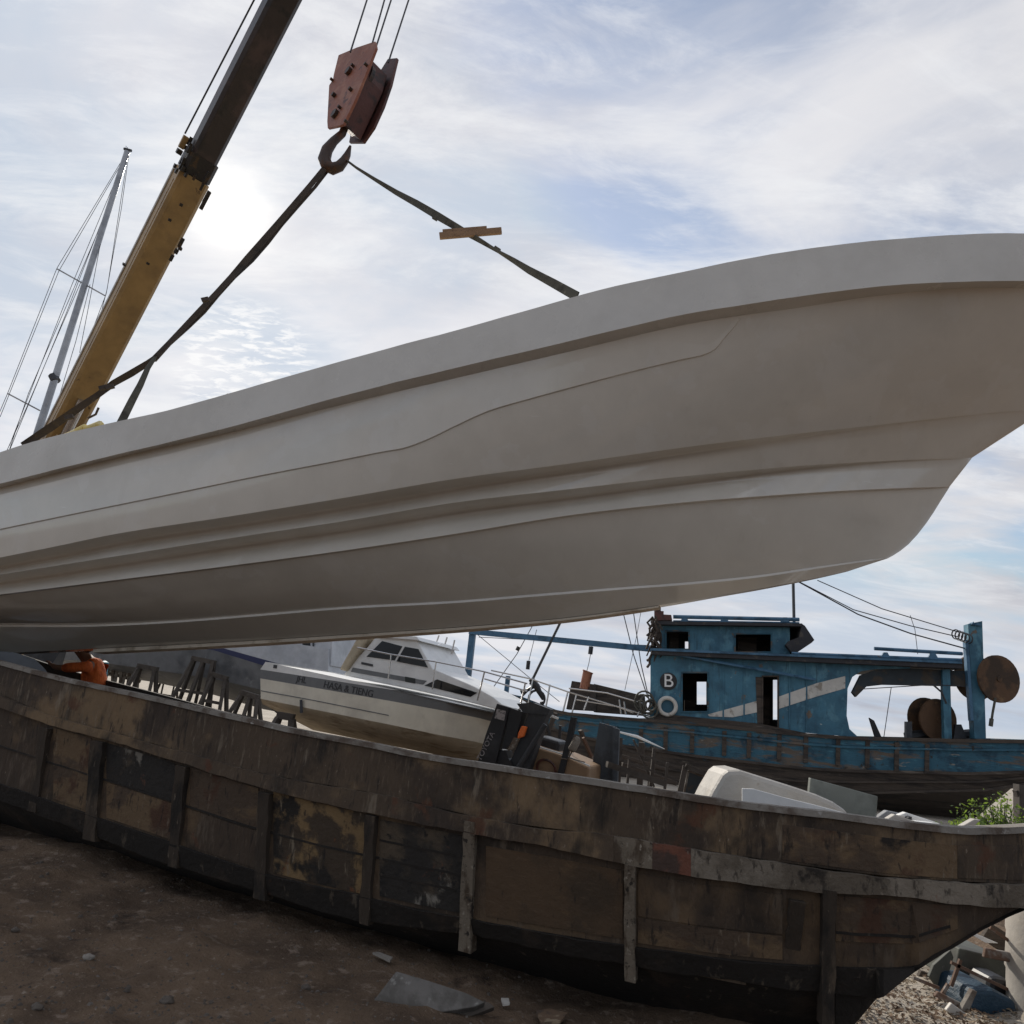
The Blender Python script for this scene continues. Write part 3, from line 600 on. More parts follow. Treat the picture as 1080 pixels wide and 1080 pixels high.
def pn(i):
    a, b = rimP[max(0, i - 3)], rimP[min(len(rimP) - 1, i + 3)]; t = b - a; t.z = 0; t.normalize(); n = V((-t.y, t.x, 0))
    return n if n.y > 0 else -n
def on_offset(i, py, off):
    """the point off metres inboard of the rim station i that the profile height py gives"""
    n = pn(i); px = PXS[i]; o = rimP[i] + n * off; r = ray(px, py); t = (o - CAM).dot(n) / r.dot(n); return CAM + r * t
OFFS = dict(rim=0.0, bot=0.012, rub=0.012, bat=0.07, bil=0.12, keel=0.62)
def orow(k, off=None, dpy=0.0):
    r = []
    for i, px in enumerate(PXS):
        py = OF[k](px) + dpy; o = OFFS[k] if off is None else off
        if px > 780:
            s = SIL(px)
            if py > s: o = (o + min(0.45, 0.006 * (py - s)) * (0.3 + 0.7 * (k == 'keel'))) * max(0.3, 1 - (px - 780) / 150); py = s
        p = on_offset(i, py, o)
        if p.z < -0.05: p.z = -0.05
        r.append(p)
    return r
oh = empty("derelict_boat_hull", V((-0.8, 5.8, 0)), "long derelict dark brown hull with cracked ribs lying across the foreground", "boat")
rim = rimP; bot = orow('bot'); rub = orow('rub'); bat = orow('bat'); bil = orow('bil'); kel = orow('keel')
slack = 0
back = [q + V((0, 1.2, -0.0)) for q in kel]
rimin = [q + pn(i) * 0.05 for i, q in enumerate(rim)]
inlow = [V((q.x, q.y, min(q.z - .1, max(0.35, rub[i].z - .05 if PXS[i] > 800 else 0.35)))) + pn(i) * 0.10 for i, q in enumerate(rim)]
mb = MB(); mid_ = [(a + b) / 2 for a, b in zip(rub, bat)]
mb.grid([rub, mid_, bat]); mb.build("planking", M['old'], oh, smooth=50)
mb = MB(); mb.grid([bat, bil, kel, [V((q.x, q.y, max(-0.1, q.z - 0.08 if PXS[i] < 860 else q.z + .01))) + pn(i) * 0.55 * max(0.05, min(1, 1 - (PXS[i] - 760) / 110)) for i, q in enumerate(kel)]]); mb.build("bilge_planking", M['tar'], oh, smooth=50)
mb = MB(); mb.grid([rim, [(a + b) / 2 for a, b in zip(rim, bot)], bot]); mb.grid([[q + pn(i) * .055 for i, q in enumerate(rim)], inlow]); mb.build("bulwark", M['bulwark'], oh, smooth=40)
def strake(a, b, th, lo=0, hi=None):
    hi = hi or len(a); mb = MB(); sl = range(lo, hi)
    mb.grid([[a[i] + pn(i) * .01 for i in sl], [a[i] - pn(i) * th for i in sl], [b[i] - pn(i) * th for i in sl], [b[i] + pn(i) * .01 for i in sl]]); return mb
def wob(r, amp, sc, seed):
    return [q + V((0, 0, amp * noise.noise(V((q.x * sc, q.y * sc, seed))) + amp * 0.6 * noise.noise(V((q.x * sc * 4, q.y * sc * 4, seed))))) for q in r]
cb = wob(rim, 0.004, 2.5, 1)
strake([q + V((0, 0, .012)) for q in cb], [q - V((0, 0, 0.022)) for q in cb], 0.015).build("capping", M['rimtop'], oh, smooth=30)
mbc = MB(); mbc.grid([[q - pn(i) * .013 + V((0, 0, .0125)) for i, q in enumerate(cb)], [q + pn(i) * .07 + V((0, 0, .0125)) for i, q in enumerate(cb)], [q + pn(i) * .07 - V((0, 0, .03)) for i, q in enumerate(cb)]]); mbc.build("capping_top", M['rimtop'], oh)
irs = min(range(len(PXS)), key=lambda i: abs(PXS[i] - 655)); wb_, wr_ = wob(bot, 0.014, 2, 4), wob(rub, 0.012, 2, 7)
strake(wb_, wr_, 0.045, 0, irs).build("rub_strake", M['bulwark'], oh, smooth=30)
ir2 = min(range(len(PXS)), key=lambda i: abs(PXS[i] - 700)); ir3 = min(range(len(PXS)), key=lambda i: abs(PXS[i] - 738))
strake(wb_, wr_, 0.043, irs - 1, ir2).build("rub_strake", M['ribpale'], oh, smooth=30, label="flaked pale length of rub strake")
strake(wb_, wr_, 0.044, ir2 - 1, ir3).build("rub_strake", M['redlead'], oh, smooth=30, label="short red primed length of rub strake")
strake(wb_, wr_, 0.042, ir3 - 1).build("rub_strake", M['rub'], oh, smooth=30, label="pale worn rub strake")
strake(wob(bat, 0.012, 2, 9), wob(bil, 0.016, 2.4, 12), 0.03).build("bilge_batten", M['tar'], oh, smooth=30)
# far gunwale: stands at the left, broken down towards the right
FARC = interp([(-200, 622), (0, 684), (15, 688), (64, 704), (104, 715), (160, 729.5), (250, 754), (330, 775), (400, 800)])
far = []
for i, q in enumerate(rim):
    px = PXS[i]; w = 2.05 * max(0.02, 1 - max(0, (px - 700) / 640.0) ** 2.2)
    p = q + pn(i) * w; lo, hi = 0.3, 2.4
    for _ in range(30):
        p.z = (lo + hi) / 2; x_, y_ = proj(p)
        if y_ > FARC(min(x_, 400)): lo = p.z
        else: hi = p.z
    k = min(1, max(0, (proj(p)[0] - 300) / 200.0)); p.z = p.z * (1 - k) + k * 0.78; far.append(p)
fe = st(800) if False else min(range(len(PXS)), key=lambda i: abs(PXS[i] - 800)); far = far[:fe]
mb = MB(); mb.grid([[p + V((0, -.05, 0)) for p in far], [p + V((0, .03, 0)) for p in far], [V((p.x, p.y - .1, 0.0)) for p in far]]); mb.grid([[p + V((0, -.05, 0)) for p in far], [V((p.x, p.y - .25, 0.3)) for p in far]])
mb.build("far_side", M['inner'], oh, smooth=40)
mb = MB(); dz_ = lambda i: .70 if PXS[i] > 300 else .45
mb.grid([[V((q.x, q.y, dz_(i))) + pn(i) * .07 for i, q in enumerate(rim[:fe])], [V((p.x, p.y - .06, dz_(i))) for i, p in enumerate(far)]]); mb.build("deck_boards", M['inner'], oh)
def st(px): return min(range(len(PXS)), key=lambda i: abs(PXS[i] - px))
def rib_pts(x0, y0, x1, y1, th=0.07):
    a = on_offset(st(x0), y0, -0.01); i = st(x0); n = pn(i)
    r = ray(x1, y1); t = (rimP[i] + n * 0.10 - CAM).dot(n) / r.dot(n); return a, CAM + r * t
RIBS = [(-62, 745, -70, 815, 14, 'rib'), (48, 768, 37, 856, 12, 'rib'), (104, 782, 97, 886, 16, 'rib'), (190, 808, 185, 914, 14, 'rib'), (283, 836, 276, 948, 15, 'rib'), (390, 860, 386, 974, 12, 'rib'), (495, 866, 492, 1003, 13, 'ribpale'), (666, 912, 665, 1034, 11, 'ribpale'), (842, 950, 834, 1004, 15, 'rib'), (871, 938, 872, 1082, 13, 'rib'), (1120, 955, 1110, 990, 14, 'rib')]
for x0, y0, x1, y1, w, mt in RIBS:
    a, b = rib_pts(x0, y0, x1, y1); i = st(x0); n = pn(i); wm = w * (a - CAM).dot(FWD) / F_PX
    sd_ = n.cross(V((0, 0, 1))).normalized(); mb = MB(); K = 9; fr = []; rnd = random.Random(int(x0 * 7 + 3))
    L, Rr, L2, R2 = [], [], [], []
    for k in range(K):
        c = a + (b - a) * (k / (K - 1)); j = lambda: 1 + rnd.uniform(-.16, .16)
        L.append(c - sd_ * wm / 2 * j() - n * .032); Rr.append(c + sd_ * wm / 2 * j() - n * .032); L2.append(c - sd_ * wm / 2 + n * .06); R2.append(c + sd_ * wm / 2 + n * .06)
    mb.grid([L2, L, Rr, R2]); mb.add([L2[0], L[0], Rr[0], R2[0]], [(0, 1, 2, 3)]); mb.add([L2[-1], L[-1], Rr[-1], R2[-1]], [(0, 1, 2, 3)])
    mb.build("rib", M[mt], oh, label="pale paint-flaked rib" if mt == 'ribpale' else None, merge=True)
def panel(px0, px1, t0, t1, mt, nm, lab, th=0.007):
    """a sheet let in between two ribs, from fraction t0 to t1 of the height under the rub strake"""
    i0, i1 = st(px0), st(px1); mb = MB(); sl = range(i0, i1 + 1)
    f = lambda i, t: rub[i] + (bat[i] - rub[i]) * t - pn(i) * th
    g = lambda i, t: rub[i] + (bat[i] - rub[i]) * t + pn(i) * .01
    mb.grid([[g(i, t0) for i in sl], [f(i, t0) for i in sl], [f(i, t1) for i in sl], [g(i, t1) for i in sl]])
    mb.add([g(i0, t0), f(i0, t0), f(i0, t1), g(i0, t1)], [(0, 1, 2, 3)]); mb.add([g(i1, t0), f(i1, t0), f(i1, t1), g(i1, t1)], [(0, 1, 2, 3)])
    mb.build(nm, M[mt], oh, label=lab)
panel(512, 656, 0.12, 0.93, 'ply', "side_panel", "plain brown plywood panel")
panel(292, 384, 0.02, 0.97, 'ochre', "side_panel", "ochre and black blotched panel")
panel(200, 276, 0.03, 0.5, 'redpatch', "side_panel", "panel with ochre strip")
panel(200, 276, 0.54, 0.97, 'old', "side_panel", None)
panel(400, 486, 0.05, 0.95, 'scorch', "side_panel", "scorched black panel")
panel(112, 182, 0.05, 0.50, 'scorch', "side_panel", None)
panel(112, 182, 0.54, 0.97, 'redpatch', "side_panel", None)
panel(56, 96, 0.04, 0.96, 'redpatch', "side_panel", None)
panel(676, 826, 0.10, 0.62, 'old', "side_panel", None)
panel(676, 826, 0.645, 0.95, 'redpatch', "side_panel", None)
panel(884, 1010, 0.06, 0.66, 'redpatch', "side_panel", "red brown and tan panel")
for t_, a_, b_ in ((0.515, -250, 505), (0.30, 400, 490), (0.70, 400, 490), (0.55, 884, 1010)):
    i0, i1 = max(1, st(a_)), st(b_); up = [rub[i] + (bat[i] - rub[i]) * t_ for i in range(len(PXS))]; up = wob(up, .006, 3, 5)
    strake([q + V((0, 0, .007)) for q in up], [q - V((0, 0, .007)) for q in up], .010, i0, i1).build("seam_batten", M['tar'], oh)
def bpatch(px0, px1, t0, t1, mt, lab, th=0.005):
    i0, i1 = st(px0), st(px1); mb = MB(); sl = range(i0, i1 + 1)
    f = lambda i, t, q: rim[i] + (bot[i] - rim[i]) * t - pn(i) * q
    a = [f(i, t0, th) for i in sl]; b = [f(i, t1, th) for i in sl]
    mb.grid([[f(i, t0, -.01) for i in sl], a, b, [f(i, t1, -.01) for i in sl]]); mb.build("bulwark_patch", M[mt], oh, label=lab)
bpatch(826, 1010, 0.30, 0.95, 'redpatch', "tan and red brown patch")
bpatch(1010, 1240, 0.30, 0.93, 'bulwark', None, .006)

# ------------------------------------------------------------------ crane
BA, BB = at(79, 430, 15.0), at(431, -262, 8.4)
BD = (BB - BA).normalized()
def boom_at(py):
    lo, hi = -1.0, 1.3
    for _ in range(50):
        m_ = (lo + hi) / 2
        if proj(BA + (BB - BA) * m_)[1] > py: lo = m_
        else: hi = m_
    return BA + (BB - BA) * lo
foot = BA - BD * ((BA.z - 2.3) / BD.z)
HZ = V((BD.x, BD.y, 0)).normalized(); BS = V((HZ.y, -HZ.x, 0))
if BS.dot(CAM - BA) < 0: BS = -BS
BU = BD.cross(BS).normalized()
if BU.z < 0: BU = -BU
cr = empty("mobile_crane", V((foot.x, foot.y, 0)), "mobile crane with yellow boom base and dark telescopic boom leaning over the white hull", "crane")
pc = boom_at(183); dc = (pc - CAM).dot(FWD)
def boombox(mb, a, b, w, h, ch=0.07):
    prof = [(-w / 2 + ch, -h / 2), (w / 2 - ch, -h / 2), (w / 2, -h / 2 + ch), (w / 2, h / 2 - ch), (w / 2 - ch, h / 2), (-w / 2 + ch, h / 2), (-w / 2, h / 2 - ch), (-w / 2, -h / 2 + ch)]
    return mb.prism([a + BS * x + BU * y for x, y in prof], b - a)
WB = 0.60
mb = MB(); boombox(mb, foot, boom_at(185), WB, WB * 1.05)
mb.bar(foot + BS * (WB / 2 + .004) - BU * .10, boom_at(196) + BS * (WB / 2 + .004) - BU * .10, 0.012, 0.03, up=BU)
mb.build("boom_base_section", M['yellow'], cr, bevel=0.01)
mb = MB(); mb.bar(foot + BS * (WB / 2 + .008) + BU * (WB * .5 - .03), boom_at(190) + BS * (WB / 2 + .008) + BU * (WB * .5 - .03), 0.03, 0.10, up=BU); mb.build("boom_edge_strip", M['boomtop'], cr)  # pale strip along the upper edge of the boom's near side
mb = MB(); boombox(mb, boom_at(186), BB, WB * .86, WB * .92); mb.build("boom_telescopic_section", M['boomdark'], cr, bevel=0.008)
mb = MB(); boombox(mb, boom_at(184), boom_at(165), WB * 0.97, WB * 1.02)
rnd = random.Random(5)
for i in range(16):
    c = boom_at(rnd.uniform(158, 196)) + BS * (WB / 2 + .01) * rnd.choice((1, 1, .9)) + BU * rnd.uniform(-.34, .3)
    mb.box(c, BD * rnd.uniform(.02, .09), BS * .03, BU * rnd.uniform(.015, .05))
for px, py, a_, b_ in ((218, 186, .10, .05), (216, 191, .10, .035), (213, 197, .08, .02), (196, 184, .05, .06), (186, 180, .05, .05), (205, 187, .06, .03)):
    c = at(px, py, boom_at(py).y - .34); mb.box(c, BD * a_, BS * .02, BU * b_)
mb.build("boom_collar", M['grease'], cr)
mb = MB(); a = boom_at(172); c = at(193.5, 150, boom_at(152).y - .1); mb.box(c, BD * .13, BS * .05, BU * .045); mb.build('rope_anchor', M['yellow'], cr); mb = MB(); mb.box(at(189, 160, boom_at(160).y - .1), BD * .05, BS * .05, BU * .06); mb.build('collar_lug', M['grease'], cr); mb = MB(); mb.box(a + BU * .42, BD * .12, BS * .10, BU * .07); mb.box(a + BU * .40 + BD * .22, BD * .05, BS * .05, BU * .12); mb.tube([a + BU * .45 - BS * .2, a + BU * .45 + BS * .2], .06, 10); mb.build("collar_bracket", M['yellow'], cr)
for px, py, a_, b_ in ((218, 208, .13, .05), (214, 216, .10, .04), (191, 256, .10, .035), (186, 265, .05, .05), (190, 262, .03, .06), (181, 272, .07, .02), (191, 216, .03, .02), (179, 232, .025, .02), (156, 278, .02, .02), (131, 279, .02, .05)):
    c = at(px, py, boom_at(py).y - .36); mb = MB(); mb.box(c, BD * a_, BS * .03, BU * b_); mb.build("hose_clip", M['grease'], cr)
mb = MB(); p1 = at(195, 141, boom_at(165).y); p2 = at(268, 0, boom_at(10).y); mb.tube([p1, p2, p2 + (p2 - p1) * 1.4], 0.017, 6); mb.build("luffing_rope", M['wire'], cr)
head = at(482, -262, 8.2)
mb = MB(); mb.bar(BB - BD * .3, head, .5, .5); mb.disc(head, BS, .35, .4); mb.build("boom_head", M['yellow'], cr)
mb = MB(); a = foot + HZ * 1.6 - V((0, 0, .9)); mb.tube([a, boom_at(452) - BU * .38], .17, 14); mb.build("lift_cylinder", M['yellow'], cr, smooth=40)
mb = MB(); mb.tube([boom_at(462) - BU * .38, boom_at(415) - BU * .36], .10, 12); mb.build("cylinder_rod", M['chrome'], cr, smooth=40)
mb = MB(); mb.box(V((foot.x, foot.y, 2.0)), HZ * 1.3, BS * 1.1, V((0, 0, .55))); mb.box(V((foot.x, foot.y, 2.6)) - HZ * 1.6, HZ * .5, BS * 1.1, V((0, 0, .5))); mb.build("turntable", M['yellow'], cr, bevel=.04)
mb = MB(); c = V((foot.x, foot.y, 2.5)) + BS * 1.7; mb.prism([c + HZ * x + V((0, 0, z)) for x, z in ((-.9, -.9), (.9, -.9), (.9, -.1), (.55, .75), (-.9, .75))], BS * -.9); mb.build("operator_cab", M['yellow'], cr, bevel=.03)
mb = MB(); mb.box(V((foot.x, foot.y, 1.05)), HZ * 4.6, BS * 1.2, V((0, 0, .32))); mb.build("chassis", M['blackgrey'], cr, bevel=.03)
for i in (-3.3, -2.0, 2.0, 3.3):
    for sgn in (-1, 1):
        mb = MB(); c = V((foot.x, foot.y, .55)) + HZ * i + BS * sgn * 1.05; mb.tube([c - BS * .17, c - BS * .15, c + BS * .15, c + BS * .17], [.45, .55, .55, .45], 22); w_ = mb.build("wheel", M['tyre'], cr, smooth=30)
        mb = MB(); mb.disc(c + BS * sgn * .175, BS, .26, .03); mb.build("rim", M['greysheet'], w_)
for (x0, y0), (x1, y1) in (((369.5, 55), (387, 0)), ((391.5, 50), (405.5, 0)), ((396.5, 50), (412.5, 0)), ((409.5, 66), (431, 0))):
    a = at(x0, y0, 7.4); k = (y0 + 262) / (y0 - y1); b = at(x0 + (x1 - x0) * k, -262, 8.2)
    mb = MB(); mb.tube([a, b], 0.012, 6); mb.build("hoist_rope", M['wire'], cr)

# hook block
HY = 7.4
ctr = at(383, 100, HY); hk = at(352, 165, HY)
up_ = (at(397, 50, HY) - at(361, 142, HY)).normalized()
N1 = V((-0.66, -0.72, 0.22)); N1 = (N1 - up_ * N1.dot(up_)).normalized()
SD = up_.cross(N1)
if SD.x < 0: SD = -SD
bk = empty("hook_block", hk, "rusty orange crane hook block with big curved hook hanging above the white hull", "hook")
def on_plane(px, py, o, n):
    r = ray(px, py); return CAM + r * ((o - CAM).dot(n) / r.dot(n))
pl = [(357, 58), (376, 50), (395.5, 43.5), (396.5, 50), (388, 72), (375, 104), (362, 131), (355, 133), (345.5, 135), (345, 128), (347, 90), (351, 84), (352, 78)]
o1 = at(370, 92, HY - 0.10)
mb = MB(); mb.prism([on_plane(x, y, o1, N1) for x, y in pl], N1 * -0.035); left = mb.build("cheek_plate", M['block'], bk, bevel=.004)
pr = [(409, 62), (418.7, 61), (412, 89), (404, 112), (394, 134), (383, 150), (368, 150), (370, 140), (384, 108), (395, 84)]
o2 = o1 - N1 * 0.36
mb = MB(); mb.prism([on_plane(x, y, o2, N1) for x, y in pr], N1 * -0.035); mb.build("cheek_plate", M['blockdk'], bk, bevel=.004, label="dark red far cheek plate")
mb = MB(); g1 = [(378, 62), (391, 62), (386, 80), (374, 106), (362, 131), (353, 128), (362, 100)]
mb.prism([on_plane(x, y, o1 - N1 * .05, N1) for x, y in g1], N1 * -0.28); mb.build("sheave_guard", M['blockdk'], bk, bevel=.01)
for e in (.12, .22):
    mb = MB(); mb.disc(on_plane(381, 88, o1 - N1 * e, N1), N1, .26, .05); mb.build("sheave", M['steel'], bk)
mb = MB()
for x, y, r in ((367.5, 75, .055), (353, 120, .06), (369.5, 94, .025), (352, 100, .03), (350, 84, .02), (386, 68, .02), (358, 113, .02), (372, 69, .02), (365, 128, .02)):
    c = on_plane(x, y, o1 + N1 * .02, N1); mb = MB(); mb.tube([c - N1 * .03, c + N1 * .025], r, 8); mb.build("bolt", M['steel'], left)
hp_ = [((366, 128), .055), ((361, 141), .058), ((352, 149), .066), ((345, 158), .085), ((342, 168), .095), ((345, 175), .095), ((351, 178), .09), ((358, 175.5), .08), ((363, 169.5), .066), ((366.5, 163), .05), ((369.5, 154), .018)]
mb = MB(); mb.tube([at(x, y, HY) for (x, y), r in hp_], [r * .84 for _, r in hp_], 14); mb.build("hook", M['steel'], bk, smooth=60)
# slings
def sheer_pt(px, inset=0.10, dz=-0.02):
    best = min(ROWS['sheer'], key=lambda q: abs(proj(hp(*q))[0] - px)); return hp(best[0], best[1] - inset, best[2] + dz)
def strap_pts(px, y0, y1, sag=0.0):
    n = len(px); L = [0]
    for a, b in zip(px, px[1:]): L.append(L[-1] + math.hypot(a[0] - b[0], a[1] - b[1]))
    return [at(x, y, y0 + (y1 - y0) * L[i] / L[-1]) for i, (x, y) in enumerate(px)]
def wdirs(pts, tw):
    r = []
    for i, p in enumerate(pts):
        t = (pts[min(i + 1, len(pts) - 1)] - pts[max(0, i - 1)]).normalized(); v = (p - CAM).normalized(); s_ = t.cross(v).normalized()
        q = Matrix.Rotation(R(tw[i] if i < len(tw) else tw[-1]), 3, t); r.append(q @ s_)
    return r
SPL = sheer_pt(127); SPC = sheer_pt(25)
ysp = (SPL.y + SPC.y) / 2 + .03
sl = empty("lifting_sling", at(165, 378, ysp), "long brown webbing sling running from the hook to the aft half of the white hull", "sling", "webbing slings on the crane hook")
def strap(name, px, y0, y1, w, tw, mt, par, th=.012):
    pts = strap_pts(px, y0, y1); mb = MB(); mb.ribbon(pts, w, th, wdirs(pts, tw)); return mb.build(name, mt, par)
LA = [(345 - 182 * k / 11, 176 + 203 * k / 11 + 5 * math.sin(math.pi * k / 11)) for k in range(12)]
strap("sling_belt", [(x - 1.5, y) for x, y in LA], HY - .02, ysp, [.065, .06, .065, .07, .075, .075, .06, .055, .06, .055, .05, .05], [20, 15, 5, 0, 0, 10, 30, 20, 10, 20, 30, 20], M['strap'], sl)
strap("sling_belt", [(x + 2.6 - 2.2 * abs(k - 5) / 5 * (k > 5) + 1.2 * math.sin(k * 1.7), y + 1.5) for k, (x, y) in enumerate(LA)], HY + .05, ysp + .02, [.045, .04, .045, .05, .05, .05, .04, .04, .045, .045, .04, .04], [50, 40, 20, 20, 20, 40, 60, 40, 20, 50, 60, 30], M['strap'], sl)
strap("sling_leg", [(166, 376), (156, 383), (138, 394), (120, 404), (104, 416), (88, 427), (72, 438), (50, 453), (24, 470)], ysp, SPC.y, [.055, .06, .07, .065, .06, .07, .075, .08, .07], [20, 10, 0, 0, 20, 10, 0, 0, 20], M['strap'], sl)
strap("sling_leg", [(164, 376), (156, 388), (148, 406), (139, 423), (127, 447)], ysp, SPL.y, [.04, .05, .06, .07, .075], [40, 30, 10, 0, 0], M['strapg'], sl)
for x, y in ((216.5, 316), (116, 408), (109, 409), (73, 440)):
    mb = MB(); mb.box(at(x, y, ysp - .04), V((.03, .01, .02)), V((0, .015, 0)), V((-.012, 0, .02))); mb.build("stitched_loop", M['strap'], sl)
mb = MB(); mb.tube([at(104, 430, SPC.y), at(101, 437, SPC.y), at(93, 441, SPC.y)], .012, 6); mb.build("tag_rope", M['strap'], sl)
SPR = sheer_pt(608)
sr = empty("lifting_sling", at(484, 241, (HY + SPR.y) / 2), "grey green webbing sling running from the hook to the forward half of the hull", "sling", "webbing slings on the crane hook")
strap("sling_belt", [(364, 168), (376, 177), (395, 189), (418, 203), (440, 215), (462, 228), (484, 241), (505, 253), (525, 265), (542, 275), (558, 285), (584, 299), (609, 313)], HY, SPR.y, [.03, .035, .045, .06, .075, .08, .07, .055, .04, .055, .065, .075, .08], [60, 50, 40, 20, 0, 10, 20, 40, 60, 40, 20, 10, 10], M['strapg'], sr)
for c, a_, b_ in ((at(459, 230, HY - .2), V((.03, 0, -.015)), V((.008, 0, .02))), (at(524, 263, HY - .3), V((.035, 0, -.02)), V((.012, 0, .02)))):
    mb = MB(); mb.box(c, a_, V((0, .015, 0)), b_); mb.build("stitched_loop", M['strapg'], sr)
yk = HY + (SPR.y - HY) * .55 - .04
mb = MB(); a, b = at(463.5, 249, yk), at(529, 243.5, yk)
mb.bar(a, b, .05, .062, up=CUP); mb.bar(a + (b - a) * .05 + CUP * .045, a + (b - a) * .76 + CUP * .043, .04, .03, up=CUP)
thing_mesh(mb, "timber_batten", M['wood'], "short raw timber batten stuck crosswise in the forward sling", "plank", bevel=.004)

# ------------------------------------------------------------------ sailing yacht with the tall mast
def loft(rows, frame, c):
    """rows of (px, py, d) on the near side; returns near and mirrored grids"""
    near = [[frame.P(x, y, d) for x, y, d in r] for r in rows]
    farr = [[p + frame.ey * (2 * (c - d)) for p, (x, y, d) in zip(pr_, r)] for pr_, r in zip(near, rows)]
    return near, farr
def hull_parts(frame, rows, c, split, parent, smooth=40):
    """split: list of (first row, last row, part name, material)"""
    nr, fr = loft(rows, frame, c)
    for a, b, nm, mt in split:
        mb = MB(); mb.grid(nr[a:b + 1]); mb.grid(fr[a:b + 1])
        e = [nr[k][0] for k in range(a, b + 1)] + [fr[k][0] for k in range(b, a - 1, -1)]; mb.add(e, [tuple(range(len(e)))])
        e = [nr[k][-1] for k in range(a, b + 1)] + [fr[k][-1] for k in range(b, a - 1, -1)]; mb.add(e, [tuple(range(len(e)))])
        mb.build(nm, mt, parent, smooth=smooth, merge=True)
    return nr, fr
sf = frame_tilt(-30, 690, 20, 8)
sy = empty("sailing_yacht", gnd(-40, 745), "sailing yacht behind the white hull showing its tall grey leaning mast and thin rigging", "yacht")
nr, fr = hull_parts(sf, [[(-300, 668, 1.6), (-200, 662, .3), (-60, 664, 0), (20, 672, .4), (66, 684, 1.6)], [(-290, 690, 1.6), (-200, 700, .4), (-60, 706, .1), (15, 706, .5), (55, 700, 1.6)], [(-260, 712, 1.6), (-200, 728, 1.5), (-60, 738, 1.5), (0, 730, 1.5), (40, 712, 1.6)]], 1.6, [(0, 2, "hull", M['blackgrey'])], sy)
mb = MB(); mb.grid([[p - V((0, 0, .03)) for p in nr[0]], [p - V((0, 0, .03)) for p in fr[0]]]); mb.build("deck", M['white'], sy)
mb = MB(); k0_ = sf.P(-110, 735, 1.5); mb.prism([sf.P(x, y, 1.5) for x, y in ((-150, 728), (-30, 730), (-50, 758), (-140, 758))], sf.ey * .2); mb.build("fin_keel", M['blackgrey'], sy)
MP = lambda x, y: at(x, y, 20.0)
mb = MB(); mb.tube([MP(-32, 672), MP(38, 462), MP(134, 160)], [.11, .105, .085], 12); mast = mb.build("mast", M['alu'], sy, smooth=60)
mb = MB(); mb.tube([MP(131, 157), MP(138.5, 159)], .05, 6); mb.tube([MP(134, 159), MP(134.5, 155.5)], .012, 5); mb.tube([MP(133, 157), MP(133, 154)], .01, 5); mb.build("masthead_fitting", M['blackgrey'], mast)
mb = MB(); mb.tube([MP(56, 396), MP(59, 402)], .14, 8); mb.build("mast_collar", M['blackgrey'], mast)
mb = MB(); mb.tube([MP(60, 283.5), MP(111, 312)], .022, 6); mb.build("spreader", M['alu'], sy)
mb = MB(); mb.tube([MP(8, 415), MP(42, 433)], .022, 6); mb.build("spreader", M['alu'], sy)
for pts in ([(133, 162), (60, 283), (8, 415), (-18, 476)], [(133, 164), (62, 286), (0, 440)], [(132, 166), (76, 300), (10, 470)], [(128, 180), (70, 330), (8, 480)], [(120, 205), (72, 318), (30, 415), (8, 480)], [(86, 296), (58, 360), (28, 430), (6, 478)], [(135, 162), (113, 305), (104, 340)], [(136, 162), (128, 220), (112, 310), (96, 352)], [(110, 235), (96, 310), (84, 372)], [(95, 300), (80, 360), (62, 420)]):
    mb = MB(); mb.tube([MP(x, y) for x, y in pts], .009, 5, cap=False); mb.build("stay", M['wire'], sy)

# ------------------------------------------------------------------ motor yacht on trestles
yf = frame_tilt(220, 705, 24, 4, -14)
my = empty("motor_yacht", gnd(200, 756), "large pale grey motor yacht with navy stripe propped on wooden trestles", "yacht")
Y0 = [(40, 662, .2), (100, 664, 0), (160, 667, 0), (226, 671, 0), (290, 676, 0), (346, 684, 0)]
Y1 = [(40, 666, .2), (100, 668, 0), (160, 673, 0), (226, 681, 0), (278, 695.5, 0), (346, 714, 0)]
Y2 = [(40, 669, .2), (100, 671, 0), (160, 677, 0), (226, 686, 0), (278, 702, 0), (346, 721, 0)]
Y3 = [(40, 694, .4), (100, 698, .2), (160, 706, .2), (226, 716, .2), (278, 728, .2), (346, 738, .2)]
Y4 = [(60, 700, 1.9), (100, 711, 1.9), (160, 719, 1.9), (226, 733, 1.9), (278, 748, 1.9), (330, 758, 1.9)]
nr, fr = hull_parts(yf, [Y0, Y1, Y2, Y3, Y4], 1.9, [(0, 1, "topsides", M['paleblue']), (1, 2, "hull_stripe", M['navy']), (2, 4, "bottom", M['antifoul'])], my)
mb = MB(); mb.grid([nr[0], fr[0]]); mb.build("deck", M['white'], my)
mb = MB(); mb.prism(yf.poly([(232, 673), (236, 640), (352, 640), (349, 702), (300, 692)], .12), yf.ey * 3.2); mb.build("deckhouse", M['paleblue'], my)
mb = MB(); mb.prism(yf.poly([(319, 676), (327, 677), (327, 682), (319, 681)], .10), yf.ey * .05); mb.build("window", M['glass'], my)
mb = MB(); mb.prism(yf.poly([(311, 681), (319, 683), (317, 702), (310, 700)], .09), yf.ey * .05); mb.build("door", M['antifoul'], my)
mb = MB(); mb.tube([yf.P(309, 678, .05), yf.P(311, 690, .05)], .05, 8); mb.tube([yf.P(330, 664, .08), yf.P(331, 705, .08)], .03, 6); mb.build("drain_pipe", M['blackgrey'], my)
